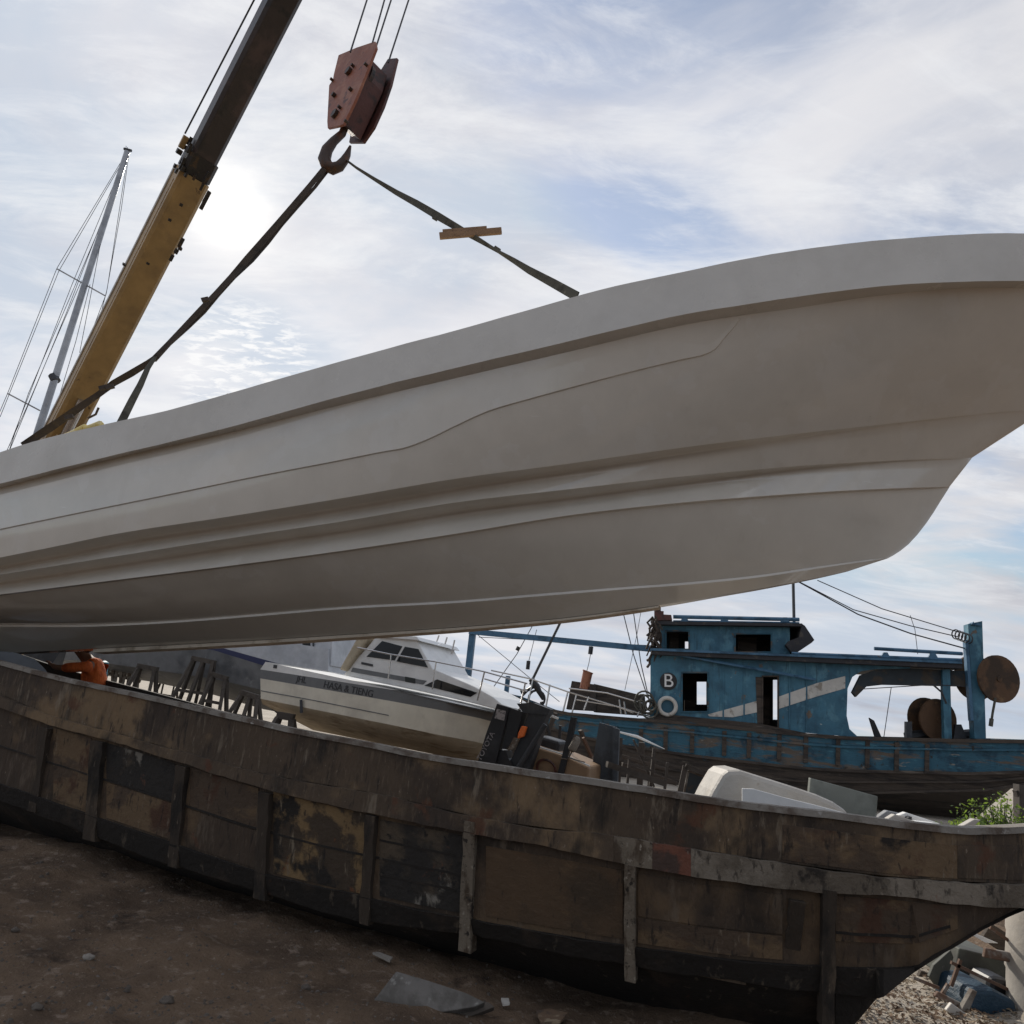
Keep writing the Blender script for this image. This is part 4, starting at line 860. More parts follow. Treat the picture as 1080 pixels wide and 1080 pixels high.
def trestle(px0, py0, px1, py1, y, lab, legs, th=.10):
    a, b = at(px0, py0, y), at(px1, py1, y); base = (a + b) / 2; base.z = 0
    t = empty("boat_trestle", base, lab, "trestle", "wooden trestles under the boats")
    mb = MB(); mb.bar(a, b, .22, .14); mb.build("top_beam", M['greywood'], t)
    for k, lx in legs:
        for dy in (-.32, .32):
            p = a + (b - a) * k; q = V((p.x + lx, p.y + dy * 1.4, -.02)); mb = MB(); mb.bar(p + V((0, dy * .2, -.05)), q, th, th); mb.build("leg", M['greywood'], t)
    mb = MB(); p = a + (b - a) * legs[0][0]; q = a + (b - a) * legs[-1][0]; mb.bar(V((p.x + legs[0][1] * .5, p.y - .2, p.z * .5)), V((q.x + legs[-1][1] * .5, q.y - .2, q.z * .5)), .07, .09); mb.build("brace", M['greywood'], t)
    return t
trestle(146, 702, 166, 706, 23.5, "dark wooden trestle furthest left under the pale motor yacht", [(.1, -.35), (.9, .2)])
trestle(203, 694, 227, 699, 23.6, "tallest dark trestle holding the middle of the pale motor yacht", [(.08, -.45), (.5, -.12), (.92, .1)], .10)
trestle(224, 711, 240, 716, 23.4, "short dark trestle between tallest trestle and the cruiser stern", [(.1, -.2), (.9, .2)])
trestle(254, 730, 273, 736, 21.0, "small splayed trestle just left of the cruiser transom", [(.1, -.4), (.55, .0), (.95, .25)], .09)
trestle(172, 712, 188, 716, 27.5, "thin pale trestle far back between two darker trestles", [(.1, -.15), (.9, .15)], .06)
# stacked pale timber
sf2 = at(130, 712, 26); tp = empty("timber_stack", V((sf2.x, sf2.y, 0)), "pale stack of sawn timber behind the person in orange", "timber")
rnd = random.Random(2)
for i in range(9):
    x = 111 + i * 4.4; a = at(x, 699 + i * 1.1 + rnd.uniform(-1, 1), 26); mb = MB(); mb.bar(a, V((a.x + rnd.uniform(-.2, .2), a.y + .4, 0)), .10, .06); mb.build("plank", M['rimtop'], tp)
mb = MB(); mb.bar(at(111, 702, 26.3), at(150, 713, 26.3), .06, .12); mb.bar(at(111, 709, 26.3), at(148, 719, 26.3), .06, .10); mb.build("rail", M['rimtop'], tp)

# ------------------------------------------------------------------ white cabin cruiser
cf = frame_tilt(400, 725, 15, 7, -26)
cc = empty("cabin_cruiser", gnd(400, 805), "small white cabin cruiser with grey stripe and tinted windows on dry ground", "boat")
cR = [[(280, 698, 0), (335, 710, 0), (420, 728, 0), (480, 742, .05), (520, 751, .35), (543, 757, .95), (550, 759.5, 1.15)],
      [(274.5, 706, 0), (330, 714.5, 0), (410, 727, 0), (470, 738, .05), (510, 747, .38), (536, 755, .97), (545, 758, 1.15)],
      [(274.5, 715.5, 0), (330, 725, 0), (410, 739, 0), (470, 750, .06), (506, 757.5, .45), (530, 764, 1.0), (539, 767, 1.15)],
      [(275, 737, 0), (330, 748, 0), (410, 764, 0), (465, 775.5, .1), (500, 782, .55), (521, 787, 1.03), (529, 789, 1.15)],
      [(277, 742.5, .1), (330, 754, .1), (410, 771, .1), (465, 783, .22), (497, 789, .65), (516, 793, 1.05), (523, 795, 1.15)],
      [(292, 750, 1.15), (330, 770, 1.15), (410, 786, 1.15), (465, 797, 1.15), (495, 803, 1.15), (511, 803, 1.15), (519, 800, 1.15)]]
nr, fr = hull_parts(cf, cR, 1.15, [(0, 1, "sheer_band", M['white']), (1, 2, "hull_stripe", M['stripe']), (2, 3, "hull", M['cream']), (3, 5, "bottom", M['scum'])], cc)
mb = MB(); mb.grid([[p - V((0, 0, .02)) for p in nr[0]], [p - V((0, 0, .02)) for p in fr[0]]]); mb.build("deck", M['white'], cc)
mb = MB(); mb.grid([[cf.P(x, y, -.01) for x, y in ((275, 728), (330, 738), (410, 754))], [cf.P(x, y, -.01) for x, y in ((275, 729), (330, 739), (410, 755))]]); mb.build("rubbing_line", M['stripe'], cc)
cab = [(362, 712), (372, 699), (386, 684), (397, 671), (404, 668.5), (438, 672), (444, 683), (456, 705), (475, 713), (500, 724), (520, 735), (541, 753), (500, 742), (440, 728)]
mb = MB(); mb.prism(cf.poly(cab, .30), cf.ey * 1.62); mb.build("cabin", M['white'], cc, bevel=.02)
mb = MB(); mb.prism(cf.poly([(398, 669), (439, 671), (443, 676), (436, 675), (397, 672)], .22), cf.ey * 1.78); mb.build("cabin_roof", M['white'], cc, bevel=.015)
def plate(frame, nm, pts, d, mt, par, th=.015, **k):
    mb = MB(); mb.prism(frame.poly(pts, d), frame.ey * th); return mb.build(nm, mt, par, **k)
plate(cf, "side_window", [(403, 676), (424, 681.5), (415.8, 696.5), (386.5, 692.5)], .285, M['glass'], cc)
plate(cf, "side_window", [(427, 682), (441, 684.5), (451, 704), (418, 697.5)], .285, M['glass'], cc)
plate(cf, "trunk_window", [(447.5, 723), (461, 716.5), (503, 730.5), (496, 735)], .285, M['glass'], cc)
plate(cf, "porthole", [(427, 713.5), (438, 715.5), (438, 721), (427, 719)], .285, M['glass'], cc, bevel=.01)
plate(cf, "cabin_stripe", [(372, 704), (450, 718), (446, 722), (370, 708.5)], .29, M['stripe'], cc, th=.01)
plate(cf, "vent_mark", [(381, 698), (393, 700.5), (393, 703), (381, 700.5)], .285, M['letters'], cc)
a, b = cf.P(443.6, 684, .36), cf.P(455.2, 704, .36); nrm = (b - a).cross(cf.ey).normalized()
if nrm.dot(CAM - a) < 0: nrm = -nrm
for e0, e1 in ((0.0, .48), (.53, 1.0), (1.05, 1.5)):
    mb = MB(); mb.prism([a + nrm * .012 + cf.ey * e0, b + nrm * .012 + cf.ey * e0, b + nrm * .012 + cf.ey * e1, a + nrm * .012 + cf.ey * e1], nrm * .008); mb.build("windscreen_pane", M['screen'], cc)
mb = MB()
for pts, d in (([(377, 683), (411, 690), (460, 698), (511, 708.5), (556, 721)], .12), ([(511, 716), (556, 729)], .5)):
    mb.tube([cf.P(x, y, d) for x, y in pts], .016, 6)
for x0, y0, x1, y1 in ((409.5, 716, 412.5, 690.5), (456, 727, 460, 698), (503.5, 739, 511, 708.5), (546, 757, 554, 720.5)):
    mb.tube([cf.P(x0, y0, .12), cf.P(x1, y1, .12)], .016, 6)
mb.build("guard_rail", M['chrome'], cc, smooth=50)
mb = MB()
for x0, y0, x1, y1 in ((458, 684, 463, 670), (467, 687, 471.5, 672), (476, 690, 479.5, 675)): mb.tube([cf.P(x0, y0, 1.5), cf.P(x1, y1, 1.5)], .018, 6)
mb.tube([cf.P(456, 679, 1.5), cf.P(479, 686, 1.5)], .014, 6); mb.tube([cf.P(437, 671, 1.0), cf.P(438, 662, 1.0)], .012, 6); mb.tube([cf.P(430, 668, .7), cf.P(455, 683, 1.5)], .014, 6); mb.build("rod_holder", M['chrome'], cc)
plate(cf, "cover_canvas", [(357, 706), (378, 669), (391, 670), (364, 708)], .2, M['canvas'], cc, th=1.2, bevel=.05)
plate(cf, "deck_vent", [(288.5, 701), (292, 701.5), (291.5, 705), (288, 704.5)], -.012, M['letters'], cc)
mb = MB(); mb.tube([cf.P(318, 752, -.05), cf.P(317.5, 738, -.05)], .035, 6); mb.build("exhaust_fitting", M['blackgrey'], cc)
mb = MB(); mb.tube([cf.P(284, 742, .6), cf.P(296, 752, .6), cf.P(301, 748, .6)], .07, 6); mb.build("stern_drive", M['blackgrey'], cc)
td = (cf.P(398, 734, 0) - cf.P(305, 715.5, 0)).normalized()
text("boat_name", "JHL", cf.P(318, 717, -.006), td, cf.ez + cf.ex * .35, .19, M['letters'], cc)
text("boat_name", "HASA & TIENG", cf.P(367, 727, -.006), td, cf.ez, .20, M['letters'], cc)
for x, y, lx in ((303, 752, -.1), (322, 765, .1)):
    pass
ct = trestle(293, 754, 310, 757, 15.8, "dark chock trestle under the stern of the white cabin cruiser", [(.1, -.25), (.9, .2)], .10)
mb = MB(); a = at(465, 795, 15.6); mb.bar(V((a.x, a.y, 0)), V((a.x, a.y + .9, 0.02)), .3, .3); mb.bar(V((a.x + .02, a.y + .2, .12)), V((a.x - .1, a.y + .5, .55)), .18, .16); thing_mesh(mb, "keel_chock", M['greywood'], "low timber chock under the cabin cruiser's keel", "chock")

# ------------------------------------------------------------------ blue fishing boat
bf = frame_tilt(870, 770, 22, -3.6, -13)
bb = empty("fishing_boat", gnd(850, 850), "old blue wooden fishing boat with letter B wheelhouse and net drums aft", "boat")
bR = [[(470, 714, 2.1), (505, 725, 1.5), (535, 731, .85), (574, 747, .35), (600, 752, .15), (660, 757, 0), (738, 762.5, 0), (843, 773, 0), (893, 777, 0), (1026, 780, 0), (1110, 781, .1)],
      [(478, 735, 2.1), (508, 745, 1.55), (538, 755, .95), (574, 767, .40), (600, 775, .2), (660, 788, .04), (738, 799, .04), (843, 811, .04), (893, 814, .04), (1026, 817, .06), (1110, 814, .2)],
      [(490, 770, 2.1), (515, 790, 1.65), (545, 805, 1.1), (574, 815, .65), (600, 821, .4), (660, 828, .22), (738, 836, .2), (843, 839, .2), (893, 838, .2), (1040, 834, .25), (1110, 822, .35)],
      [(500, 800, 2.1), (530, 830, 2.05), (560, 845, 2.0), (590, 850, 2.0), (620, 853, 2.0), (660, 856, 2.0), (738, 862, 2.0), (843, 866, 2.0), (893, 868, 2.0), (1030, 862, 2.0), (1066, 832, 2.0)]]
nr, fr = hull_parts(bf, bR, 2.1, [(0, 1, "painted_planks", M['bluehull']), (1, 3, "bare_planks", M['planks'])], bb, smooth=30)
mb = MB(); mb.grid([[p - V((0, 0, .25)) for p in nr[0]], [p - V((0, 0, .25)) for p in fr[0]]]); mb.build("deck", M['planks'], bb)
def along(r0, k, off):            # a line on the hull side between two rows
    return [nr[r0][i] + (nr[r0 + 1][i] - nr[r0][i]) * k - bf.ey * off for i in range(len(nr[0]))]
for nm, r0, k, w, mt in (("gunwale_rail", 0, .04, .10, 'planks'), ("rubbing_strake", 0, .30, .06, 'bluehull'), ("rubbing_strake", 0, .97, .08, 'planks'), ("rubbing_strake", 1, .45, .05, 'planks'), ("rubbing_strake", 1, .95, .06, 'planks')):
    mb = MB(); p = along(r0, k, 0); u = bf.ez * w / 2
    mb.grid([[q + u for q in p], [q + u - bf.ey * .05 for q in p], [q - u - bf.ey * .05 for q in p], [q - u for q in p]]); mb.build(nm, M[mt], bb)
for x in (640, 676, 702, 730, 764, 790, 822, 850, 884, 915, 946, 978):
    t_ = (x - 640) / 340; y0 = 760 + t_ * 22; y1 = 786 + t_ * 30
    plate(bf, "chain_plate", [(x - 2, y0 + 3), (x + 2.5, y0 + 3), (x + 2, y1), (x - 2.5, y1)], -.03, M['planks'], bb, th=.06)
def wall(frame, nm, d, x0, x1, yt, yb, holes, mt, par, th=.06):
    """a cabin side with real openings, from pieces butted into one mesh"""
    xs = sorted({x0, x1} | {h[0] for h in holes} | {h[1] for h in holes}); mb = MB()
    for a, b in zip(xs, xs[1:]):
        hs = [h for h in holes if h[0] <= a and h[1] >= b]
        segs = [((yt(a), yt(b)), (hs[0][2], hs[0][2])), ((hs[0][3], hs[0][3]), (yb(a), yb(b)))] if hs else [((yt(a), yt(b)), (yb(a), yb(b)))]
        for (ta, tb), (ba, bb_) in segs:
            mb.prism(frame.poly([(a, ta), (b, tb), (b, bb_), (a, ba)], d), frame.ey * th)
    return mb.build(nm, mt, par)
yt = lambda x: 690 + (x - 690) * .037; yb = lambda x: 757 + (x - 684) * .096
wall(bf, "wheelhouse_side", .35, 686, 862, yt, yb, [(720, 746, 710, 750), (805, 820, 714, 767)], M['blue'], bb)
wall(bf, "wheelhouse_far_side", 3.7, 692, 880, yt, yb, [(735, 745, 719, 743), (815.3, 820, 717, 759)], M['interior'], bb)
plate(bf, "aft_side_panel", [(862, 696.4), (960, 700), (960, 705), (925, 705.5), (908, 708), (899, 714), (894, 726), (893, 755), (896, 769), (905, 777.2), (862, 774.2)], .345, M['blue'], bb, th=.07)
mb = MB(); mb.prism([bf.P(687, 690, .42), bf.P(689, 690, .42), bf.P(687, 756, .42), bf.P(685, 756, .42)], bf.ey * 3.25); mb.build("wheelhouse_front", M['blue'], bb)
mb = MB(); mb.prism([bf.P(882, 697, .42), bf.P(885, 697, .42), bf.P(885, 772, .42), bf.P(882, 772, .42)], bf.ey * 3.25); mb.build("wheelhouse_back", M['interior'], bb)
plate(bf, "lower_roof", [(687, 686), (690, 685), (1015, 699.5), (1015, 705), (830, 697), (688, 690)], .05, M['darkroof'], bb, th=4.0)
plate(bf, "roof_edge", [(686, 683.5), (1015, 698), (1015, 700), (686, 686)], .0, M['bluebeam'], bb, th=.05)
plate(bf, "aft_beam", [(960, 705), (1023, 708), (1023, 724), (932, 722), (914, 724), (903, 735), (899, 730), (908, 712), (925, 706)], .42, M['interior'], bb, th=.2)
mb = MB()
mb.tube([bf.P(835, 689.5, .2), bf.P(1014, 696.5, .2)], .06, 6); mb.tube([bf.P(922, 684, .2), bf.P(1015, 689.5, .2)], .055, 6); mb.build("roof_rail", M['bluebeam'], bb)
mb = MB()
for x, y in ((889, 694), (915, 695), (934, 691), (984, 691)):
    mb.prism(bf.poly([(x - 6, y + 4), (x + 6, y + 4), (x + 2, y - 3), (x - 2, y - 3)], .16), bf.ey * .1)
mb.build("rail_chock", M['bluebeam'], bb)
def opening_frame(nm, x0, x1, y0, y1, d, mt='bluebeam'):
    mb = MB(); t = 1.6
    for pts in ([(x0 - t, y0 - t), (x1 + t, y0 - t), (x1 + t, y0), (x0 - t, y0)], [(x0 - t, y1), (x1 + t, y1), (x1 + t, y1 + t), (x0 - t, y1 + t)], [(x0 - t, y0), (x0, y0), (x0, y1), (x0 - t, y1)], [(x1, y0), (x1 + t, y0), (x1 + t, y1), (x1, y1)]): mb.prism(bf.poly(pts, d), bf.ey * .05)
    mb.build(nm, M[mt], bb, merge=True)
opening_frame("window_frame", 720, 746, 710, 750, .31, 'bluehull'); opening_frame("door_frame", 805, 820, 714, 767, .31, 'planks')
opening_frame("window_frame", 703, 726, 666, 684, .86, 'bluehull'); opening_frame("window_frame", 776, 813, 669, 687, .86, 'bluehull')
for x0, x1, y0, y1, d in ((779, 798, 672, 687, 1.9), (706, 716, 668, 684, 1.8), (722, 733, 738, 750, 2.2), (806, 812, 735, 767, 1.6)):
    plate(bf, "cabin_fitting", [(x0, y0), (x1, y0), (x1, y1), (x0, y1)], d, M['planks'], bb, th=.3)
for x in (762, 784, 832, 850, 876): plate(bf, "wall_batten", [(x, yt(x) + 3), (x + 1.6, yt(x) + 3), (x + 1.6, yb(x)), (x, yb(x))], .325, M['blue'], bb, th=.02) if x < 862 else None
# upper house
yt2 = lambda x: 659 + (x - 700) * .012; yb2 = lambda x: 685.5 + (x - 700) * .032
wall(bf, "upper_house_side", .9, 697, 833, yt2, yb2, [(703, 726, 666, 684), (776, 813, 669, 687)], M['blue'], bb)
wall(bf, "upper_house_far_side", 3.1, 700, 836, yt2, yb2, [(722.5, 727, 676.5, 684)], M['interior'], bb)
mb = MB(); mb.prism([bf.P(697, 659, .97), bf.P(699.5, 659, .97), bf.P(699.5, 685, .97), bf.P(697, 685, .97)], bf.ey * 2.0); mb.build("upper_house_front", M['blue'], bb)
plate(bf, "upper_roof", [(692, 655), (846, 657.5), (848, 660.5), (692, 658.5)], .6, M['darkroof'], bb, th=2.8)
plate(bf, "roof_visor", [(846, 658), (849, 660), (859, 675), (856, 678), (841, 688), (834, 687), (829, 680), (832, 676), (843, 672)], .6, M['darkroof'], bb, th=2.8)
mb = MB(); mb.tube([bf.P(710, 650.5, .8), bf.P(843, 653.5, .8)], .065, 6); mb.tube([bf.P(710, 655, .8), bf.P(843, 657, .8)], .03, 6); mb.build("upper_roof_rail", M['bluebeam'], bb)
mb = MB()
for x in (722, 764, 828): mb.prism(bf.poly([(x - 5, 656), (x + 5, 656), (x + 2, 651), (x - 2, 651)], .75), bf.ey * .1)
mb.build("rail_chock", M['bluebeam'], bb)
mb = MB(); mb.prism(bf.poly([(690, 644), (700, 644.5), (700, 648), (708, 648.5), (709, 654), (690, 654)], .7), bf.ey * .3); mb.tube([bf.P(694, 640, .8), bf.P(694, 655, .8)], .1, 8); mb.build("lamp_bracket", M['blockdk'], bb)
mb = MB()
rnd = random.Random(4)
for i in range(46):
    a = bf.P(691 + rnd.uniform(-4, 4), 648 + rnd.uniform(0, 42), rnd.uniform(.3, .8)); k = [a]
    for j in range(3): k.append(k[-1] + V((rnd.uniform(-.11, .11), rnd.uniform(-.05, .05), -rnd.uniform(.08, .2))))
    mb.tube(k, rnd.uniform(.02, .045), 5)
mb.build("hanging_net", M['strap'], bb)
mb = MB(); mb.tube([bf.P(836.5, 612, 1.5), bf.P(837.5, 657, 1.5)], .05, 6); mb.build("aerial_pole", M['blackgrey'], bb)
plate(bf, "doorway_post", [(797, 714), (804.5, 714), (804.5, 767), (799, 767)], .33, M['planks'], bb, th=.03)
plate(bf, "wave_stripe", [(746.5, 753.5), (804.5, 737.5), (804.5, 750), (773, 756.5), (748, 755.5)], .335, M['offwhite'], bb, th=.014)
plate(bf, "wave_stripe", [(820.5, 735), (861.5, 720.5), (891.5, 713), (891.5, 726), (861.5, 734.5), (820.5, 748)], .33, M['offwhite'], bb, th=.014)
mb = MB(); mb.disc(bf.P(705, 718.5, .33), bf.ey, .275, .03); bd_ = mb.build("letter_badge", M['black'], bb)
text("letter", "B", bf.P(705, 718.5, .305), bf.ex, bf.ez, .60, M['white'], bd_, .02)
mb = MB(); mb.torus(bf.P(704, 745, .25), bf.ey, .265, .065); mb.build("lifebuoy", M['offwhite'], bb, smooth=60)
mb = MB(); rnd = random.Random(9)
for i in range(7): mb.torus(bf.P(682 + rnd.uniform(-6, 9), 743 + rnd.uniform(-6, 9), .1), bf.ey + bf.ex * rnd.uniform(-.8, .8), rnd.uniform(.15, .3), .03, 16, 6)
mb.build("rope_coils", M['strapg'], bb)
mb = MB(); mb.tube([bf.P(700, 688, .2), bf.P(860, 717, .2)], .045, 6); mb.build("boat_hook", M['bluebeam'], bb)
plate(bf, "side_deck_edge", [(690, 752), (800, 763), (862, 775.5), (862, 779), (800, 769), (690, 759)], .25, M['planks'], bb, th=.2)
# gallows and drums aft
plate(bf, "gallows_post", [(1021, 658), (1036, 655), (1040, 779), (1028, 779)], .25, M['blue'], bb, th=.35)
plate(bf, "gallows_post", [(1018, 675), (1021.5, 675), (1027, 760), (1024, 760)], .20, M['bluebeam'], bb, th=.2)
plate(bf, "gallows_cap", [(1024, 659), (1027, 655.5), (1029, 660), (1031, 656), (1035, 660)], .2, M['bluebeam'], bb, th=.3)
plate(bf, "aft_post", [(994, 706), (1002, 706), (1004, 779), (996, 779)], .30, M['blue'], bb, th=.2)
def drum(px, py, r, w, d, lab):
    c = bf.P(px, py, d); ax = (bf.ey * .86 - bf.ex * .32 + bf.ez * .08).normalized(); dr = None
    mb = MB(); mb.tube([c, c + ax * w], r * .45, 16); dr = mb.build("net_drum", M['drum'], bb, smooth=40, label=lab)
    for e in (0, w):
        mb = MB(); mb.disc(c + ax * e, ax, r, .07, 30); mb.tube([c + ax * (e - .06), c + ax * (e + .06)], r * .12, 8); mb.build("flange", M['drum'], dr)
drum(1053, 716, .70, .9, .3, "upper net drum outboard of the gallows")
drum(989, 759, .62, .5, .7, "lower net drum on deck")
mb = MB()
for i in range(5): mb.torus(bf.P(1008 + i * 3.4, 669 + i * 1.2, .2), bf.ex + bf.ey * .5, .14, .02, 14, 5)
mb.build("shackle_coil", M['wire'], bb)
mb = MB(); mb.tube([bf.P(1050, 736, .2), bf.P(1047, 752, .2), bf.P(1045, 766, .2)], .035, 5); mb.tube([bf.P(1046, 758, .2), bf.P(1045, 766, .2)], .06, 5); mb.build("drum_rope_end", M['strapg'], bb)
mb = MB()
plate(bf, "stern_bitt", [(956, 761), (962, 761), (962, 780), (956, 780)], .6, M['blackgrey'], bb, th=.2)
plate(bf, "tiller_arm", [(917, 757), (922, 760), (931, 780), (924, 780)], .8, M['black'], bb, th=.12)
mb = MB(); mb.tube([bf.P(955, 777, 1), bf.P(975, 774, 1), bf.P(988, 777, 1), bf.P(1022, 774, 1), bf.P(1030, 779, 1)], .14, 7); mb.build("net_heap", M['blackgrey'], bb)
plate(bf, "winch_base", [(1008, 764), (1014, 764), (1020, 779), (1006, 779)], .7, M['blackgrey'], bb, th=.5)
for pts, r in (([(838, 611), (900, 643), (960, 660), (1012, 672)], .016), ([(841, 613), (905, 648), (960, 668), (1018, 684)], .022), ([(862, 612), (930, 642), (1012, 667)], .016), ([(905, 727), (985, 722), (1018, 724)], .014), ([(960, 649), (965, 664), (968, 690)], .010), ([(940, 725), (937, 745), (932, 779)], .012), ([(985, 723), (993, 730), (998, 742)], .03)):
    mb = MB(); mb.tube([bf.P(x, y, .3) for x, y in pts], r, 5); mb.build("rigging_wire", M['wire'], bb)
# forward boom, posts and stays over the foredeck
mb = MB(); mb.bar(bf.P(495, 666, 1.4), bf.P(691, 685, 1.4), .14, .19, up=bf.ez); mb.build("cargo_boom", M['bluebeam'], bb)
mb = MB(); mb.bar(bf.P(499, 664, 1.5), bf.P(492.5, 722, 1.5), .20, .22); mb.build("bow_post", M['bluebeam'], bb)
mb = MB(); mb.bar(bf.P(536, 713, 1.6), bf.P(533.5, 735, 1.6), .14, .15); mb.build("bow_bitt", M['bluebeam'], bb)
for pts, r in (([(594, 650), (559, 722)], .05), ([(566, 652), (545, 690), (518, 728)], .016), ([(502, 668), (560, 716), (590, 740)], .012), ([(657, 645), (668, 690), (682, 732)], .018), ([(668, 645), (676, 700), (684, 735)], .018), ([(566, 664), (557, 700)], .012), ([(505, 672), (690, 681)], .012), ([(676, 645), (672, 668), (659, 728)], .010), ([(625, 678), (621, 700), (615, 722)], .012)):
    mb = MB(); mb.tube([bf.P(x, y, 1.35) for x, y in pts], r, 5); mb.build("stay", M['wire'], bb)
mb = MB(); mb.tube([bf.P(623.5, 682, 1.3), bf.P(622.5, 690, 1.3)], .08, 8); mb.tube([bf.P(557.5, 697, 1.3), bf.P(556.5, 706, 1.3)], .07, 8); mb.tube([bf.P(547, 682, 1.3), bf.P(545, 686, 1.3)], .06, 8); mb.build("block", M['black'], bb)
mb = MB()
for pts in ([(518, 707), (560, 716), (600, 730), (690, 757)], [(520, 745), (600, 760), (690, 758)], [(600, 726), (640, 731), (678, 742), (672, 756)], [(608, 738), (650, 745), (668, 752)]): mb.tube([bf.P(x, y, .3) for x, y in pts], .025, 6)
for x0, y0, x1, y1 in ((556, 747, 562, 717), (575, 750, 580, 722), (593, 754, 599, 729), (602, 757, 608, 733), (616, 749, 621, 735), (655, 753, 653, 738), (660, 754, 658, 740)): mb.tube([bf.P(x0, y0, .3), bf.P(x1, y1, .3)], .028, 6)
mb.build("bow_rail", M['chrome'], bb)
mb = MB(); mb.tube([bf.P(560, 716, .9), bf.P(566, 724, .9), bf.P(573, 738, .9)], [.10, .12, .05], 8); mb.tube([bf.P(566, 722, .9), bf.P(556, 728, .9), bf.P(550, 731, .9)], [.07, .06, .13], 8); mb.torus(bf.P(566, 737, .9), bf.ey, .28, .04, 18, 6); mb.build("anchor", M['black'], bb)
# gear on its foredeck
for nm, pts, d, th, mt, lab, cat in (("fish_crate", [(603, 718), (628, 722), (629, 750), (597, 748)], 1.6, .8, 'greywood', "taller weathered crate on the blue boat's foredeck", "crate"), ("fish_crate", [(626, 721), (680, 734), (681, 755), (626, 751)], 1.7, .9, 'planks', "long low dark crate beside the wheelhouse on the blue foredeck", "crate")):
    mb = MB(); mb.prism(bf.poly(pts, d), bf.ey * th); o = thing_mesh(mb, nm, M[mt], lab, cat, "crates on the blue boat's foredeck", bevel=.02)
mb = MB(); mb.tube([bf.P(616, 727, 1.2), bf.P(620, 709, 1.2)], [.16, .17], 14); mb.tube([bf.P(619.8, 709.2, 1.2), bf.P(620.2, 708, 1.2)], [.19, .19], 14); thing_mesh(mb, "vent_pipe", M['block'], "short leaning red pipe standing against the foredeck crates", "pipe", smooth=40)

# ------------------------------------------------------------------ forklift beyond the old hull
ff = frame_tilt(560, 780, 9.6, 6, -20)
fk = empty("forklift", gnd(560, 872), "black and tan forklift parked in front of the cruiser's bow", "forklift")
plate(ff, "mast_upright", [(524, 742), (537, 746), (530, 775), (521, 812), (503, 806), (512, 775)], 0, M['black'], fk, th=.14, bevel=.008)
plate(ff, "mast_upright", [(537, 746), (551, 751), (545, 775), (534, 790), (529, 790), (534, 770)], .03, M['black'], fk, th=.3)
plate(ff, "mast_plate", [(524, 790), (534, 792), (536, 800), (545, 812), (520, 812)], .05, M['black'], fk, th=.25)
plate(ff, "mast_label", [(524, 747.5), (533.5, 750), (531.5, 760), (521.5, 757.5)], -.012, M['label'], fk, th=.01)
text("lettering", "TOYOTA", ff.P(512.5, 787, -.004), ff.P(520, 774, 0) - ff.P(506, 801, 0), ff.P(506, 785, 0) - ff.P(518, 788, 0), .098, M['label'], fk, .003)
plate(ff, "inner_mast", [(560, 743), (579, 747), (566, 785), (556, 815), (534, 812), (548, 780)], .1, M['blackgrey'], fk, th=.22, bevel=.01)
mb = MB(); mb.tube([ff.P(575, 764, .02), ff.P(545, 812, .02)], .035, 10); mb.tube([ff.P(548, 748, .05), ff.P(541, 775, .05)], .02, 8); mb.build("hydraulic_ram", M['blackgrey'], fk, smooth=40)
plate(ff, "mast_crossbar", [(545, 742), (562, 741), (580, 748), (578, 754), (552, 752)], .08, M['blackgrey'], fk, th=.2)
plate(ff, "warning_lamp", [(550, 765.5), (555.5, 766.5), (552, 777), (545.5, 779), (546.5, 773)], .0, M['orangepl'], fk, th=.06, bevel=.01)
plate(ff, "pale_bracket", [(542, 777), (547, 780), (541, 790), (535, 792)], .02, M['rimtop'], fk, th=.03)
plate(ff, "pale_bracket", [(582, 754), (589, 757), (588, 759), (581, 756)], .02, M['white'], fk, th=.03)
plate(ff, "body", [(561, 786), (592, 796), (622, 809), (617, 880), (545, 868)], .35, M['tan'], fk, th=1.0, bevel=.03)
mb = MB(); mb.tube([ff.P(561, 785.5, .33), ff.P(592, 795, .33), ff.P(622, 808, .33)], .012, 6); mb.build("body_trim", M['white'], fk)
plate(ff, "seat", [(566, 775), (590, 782), (588, 797), (563, 788)], .7, M['black'], fk, th=.5, bevel=.04)
plate(ff, "guard_post", [(602, 756), (608, 757), (602, 785), (593, 822), (587, 820), (597, 780)], .3, M['black'], fk, th=.07)
plate(ff, "guard_post", [(632, 762), (650, 767), (648, 826), (622, 823)], 1.1, M['bluegrey'], fk, th=.10)
plate(ff, "guard_post", [(646, 767), (653, 769), (651, 826), (646, 826)], 1.0, M['bluegrey'], fk, th=.08)
mb = MB(); c = ff.P(606, 785, .25); mb.tube([c - ff.ez * .10 - ff.ex * .025, c - ff.ez * .07 - ff.ex * .02, c + ff.ez * .06 + ff.ex * .02, c + ff.ez * .10 + ff.ex * .03], [.03, .055, .055, .03], 12); mb.build("mirror", M['rimtop'], fk, smooth=50)
mb = MB(); mb.tube([ff.P(603, 793, .27), ff.P(599, 801, .27), ff.P(592, 800, .3)], .01, 6); mb.tube([ff.P(599, 799, .27), ff.P(617, 804, .27)], .008, 6); mb.build("mirror_arm", M['rimtop'], fk)
mb = MB(); mb.torus(ff.P(576, 811, .3), ff.ey + ff.ez * .5, .13, .018, 18, 6); mb.build("steering_wheel", M['blockdk'], fk)
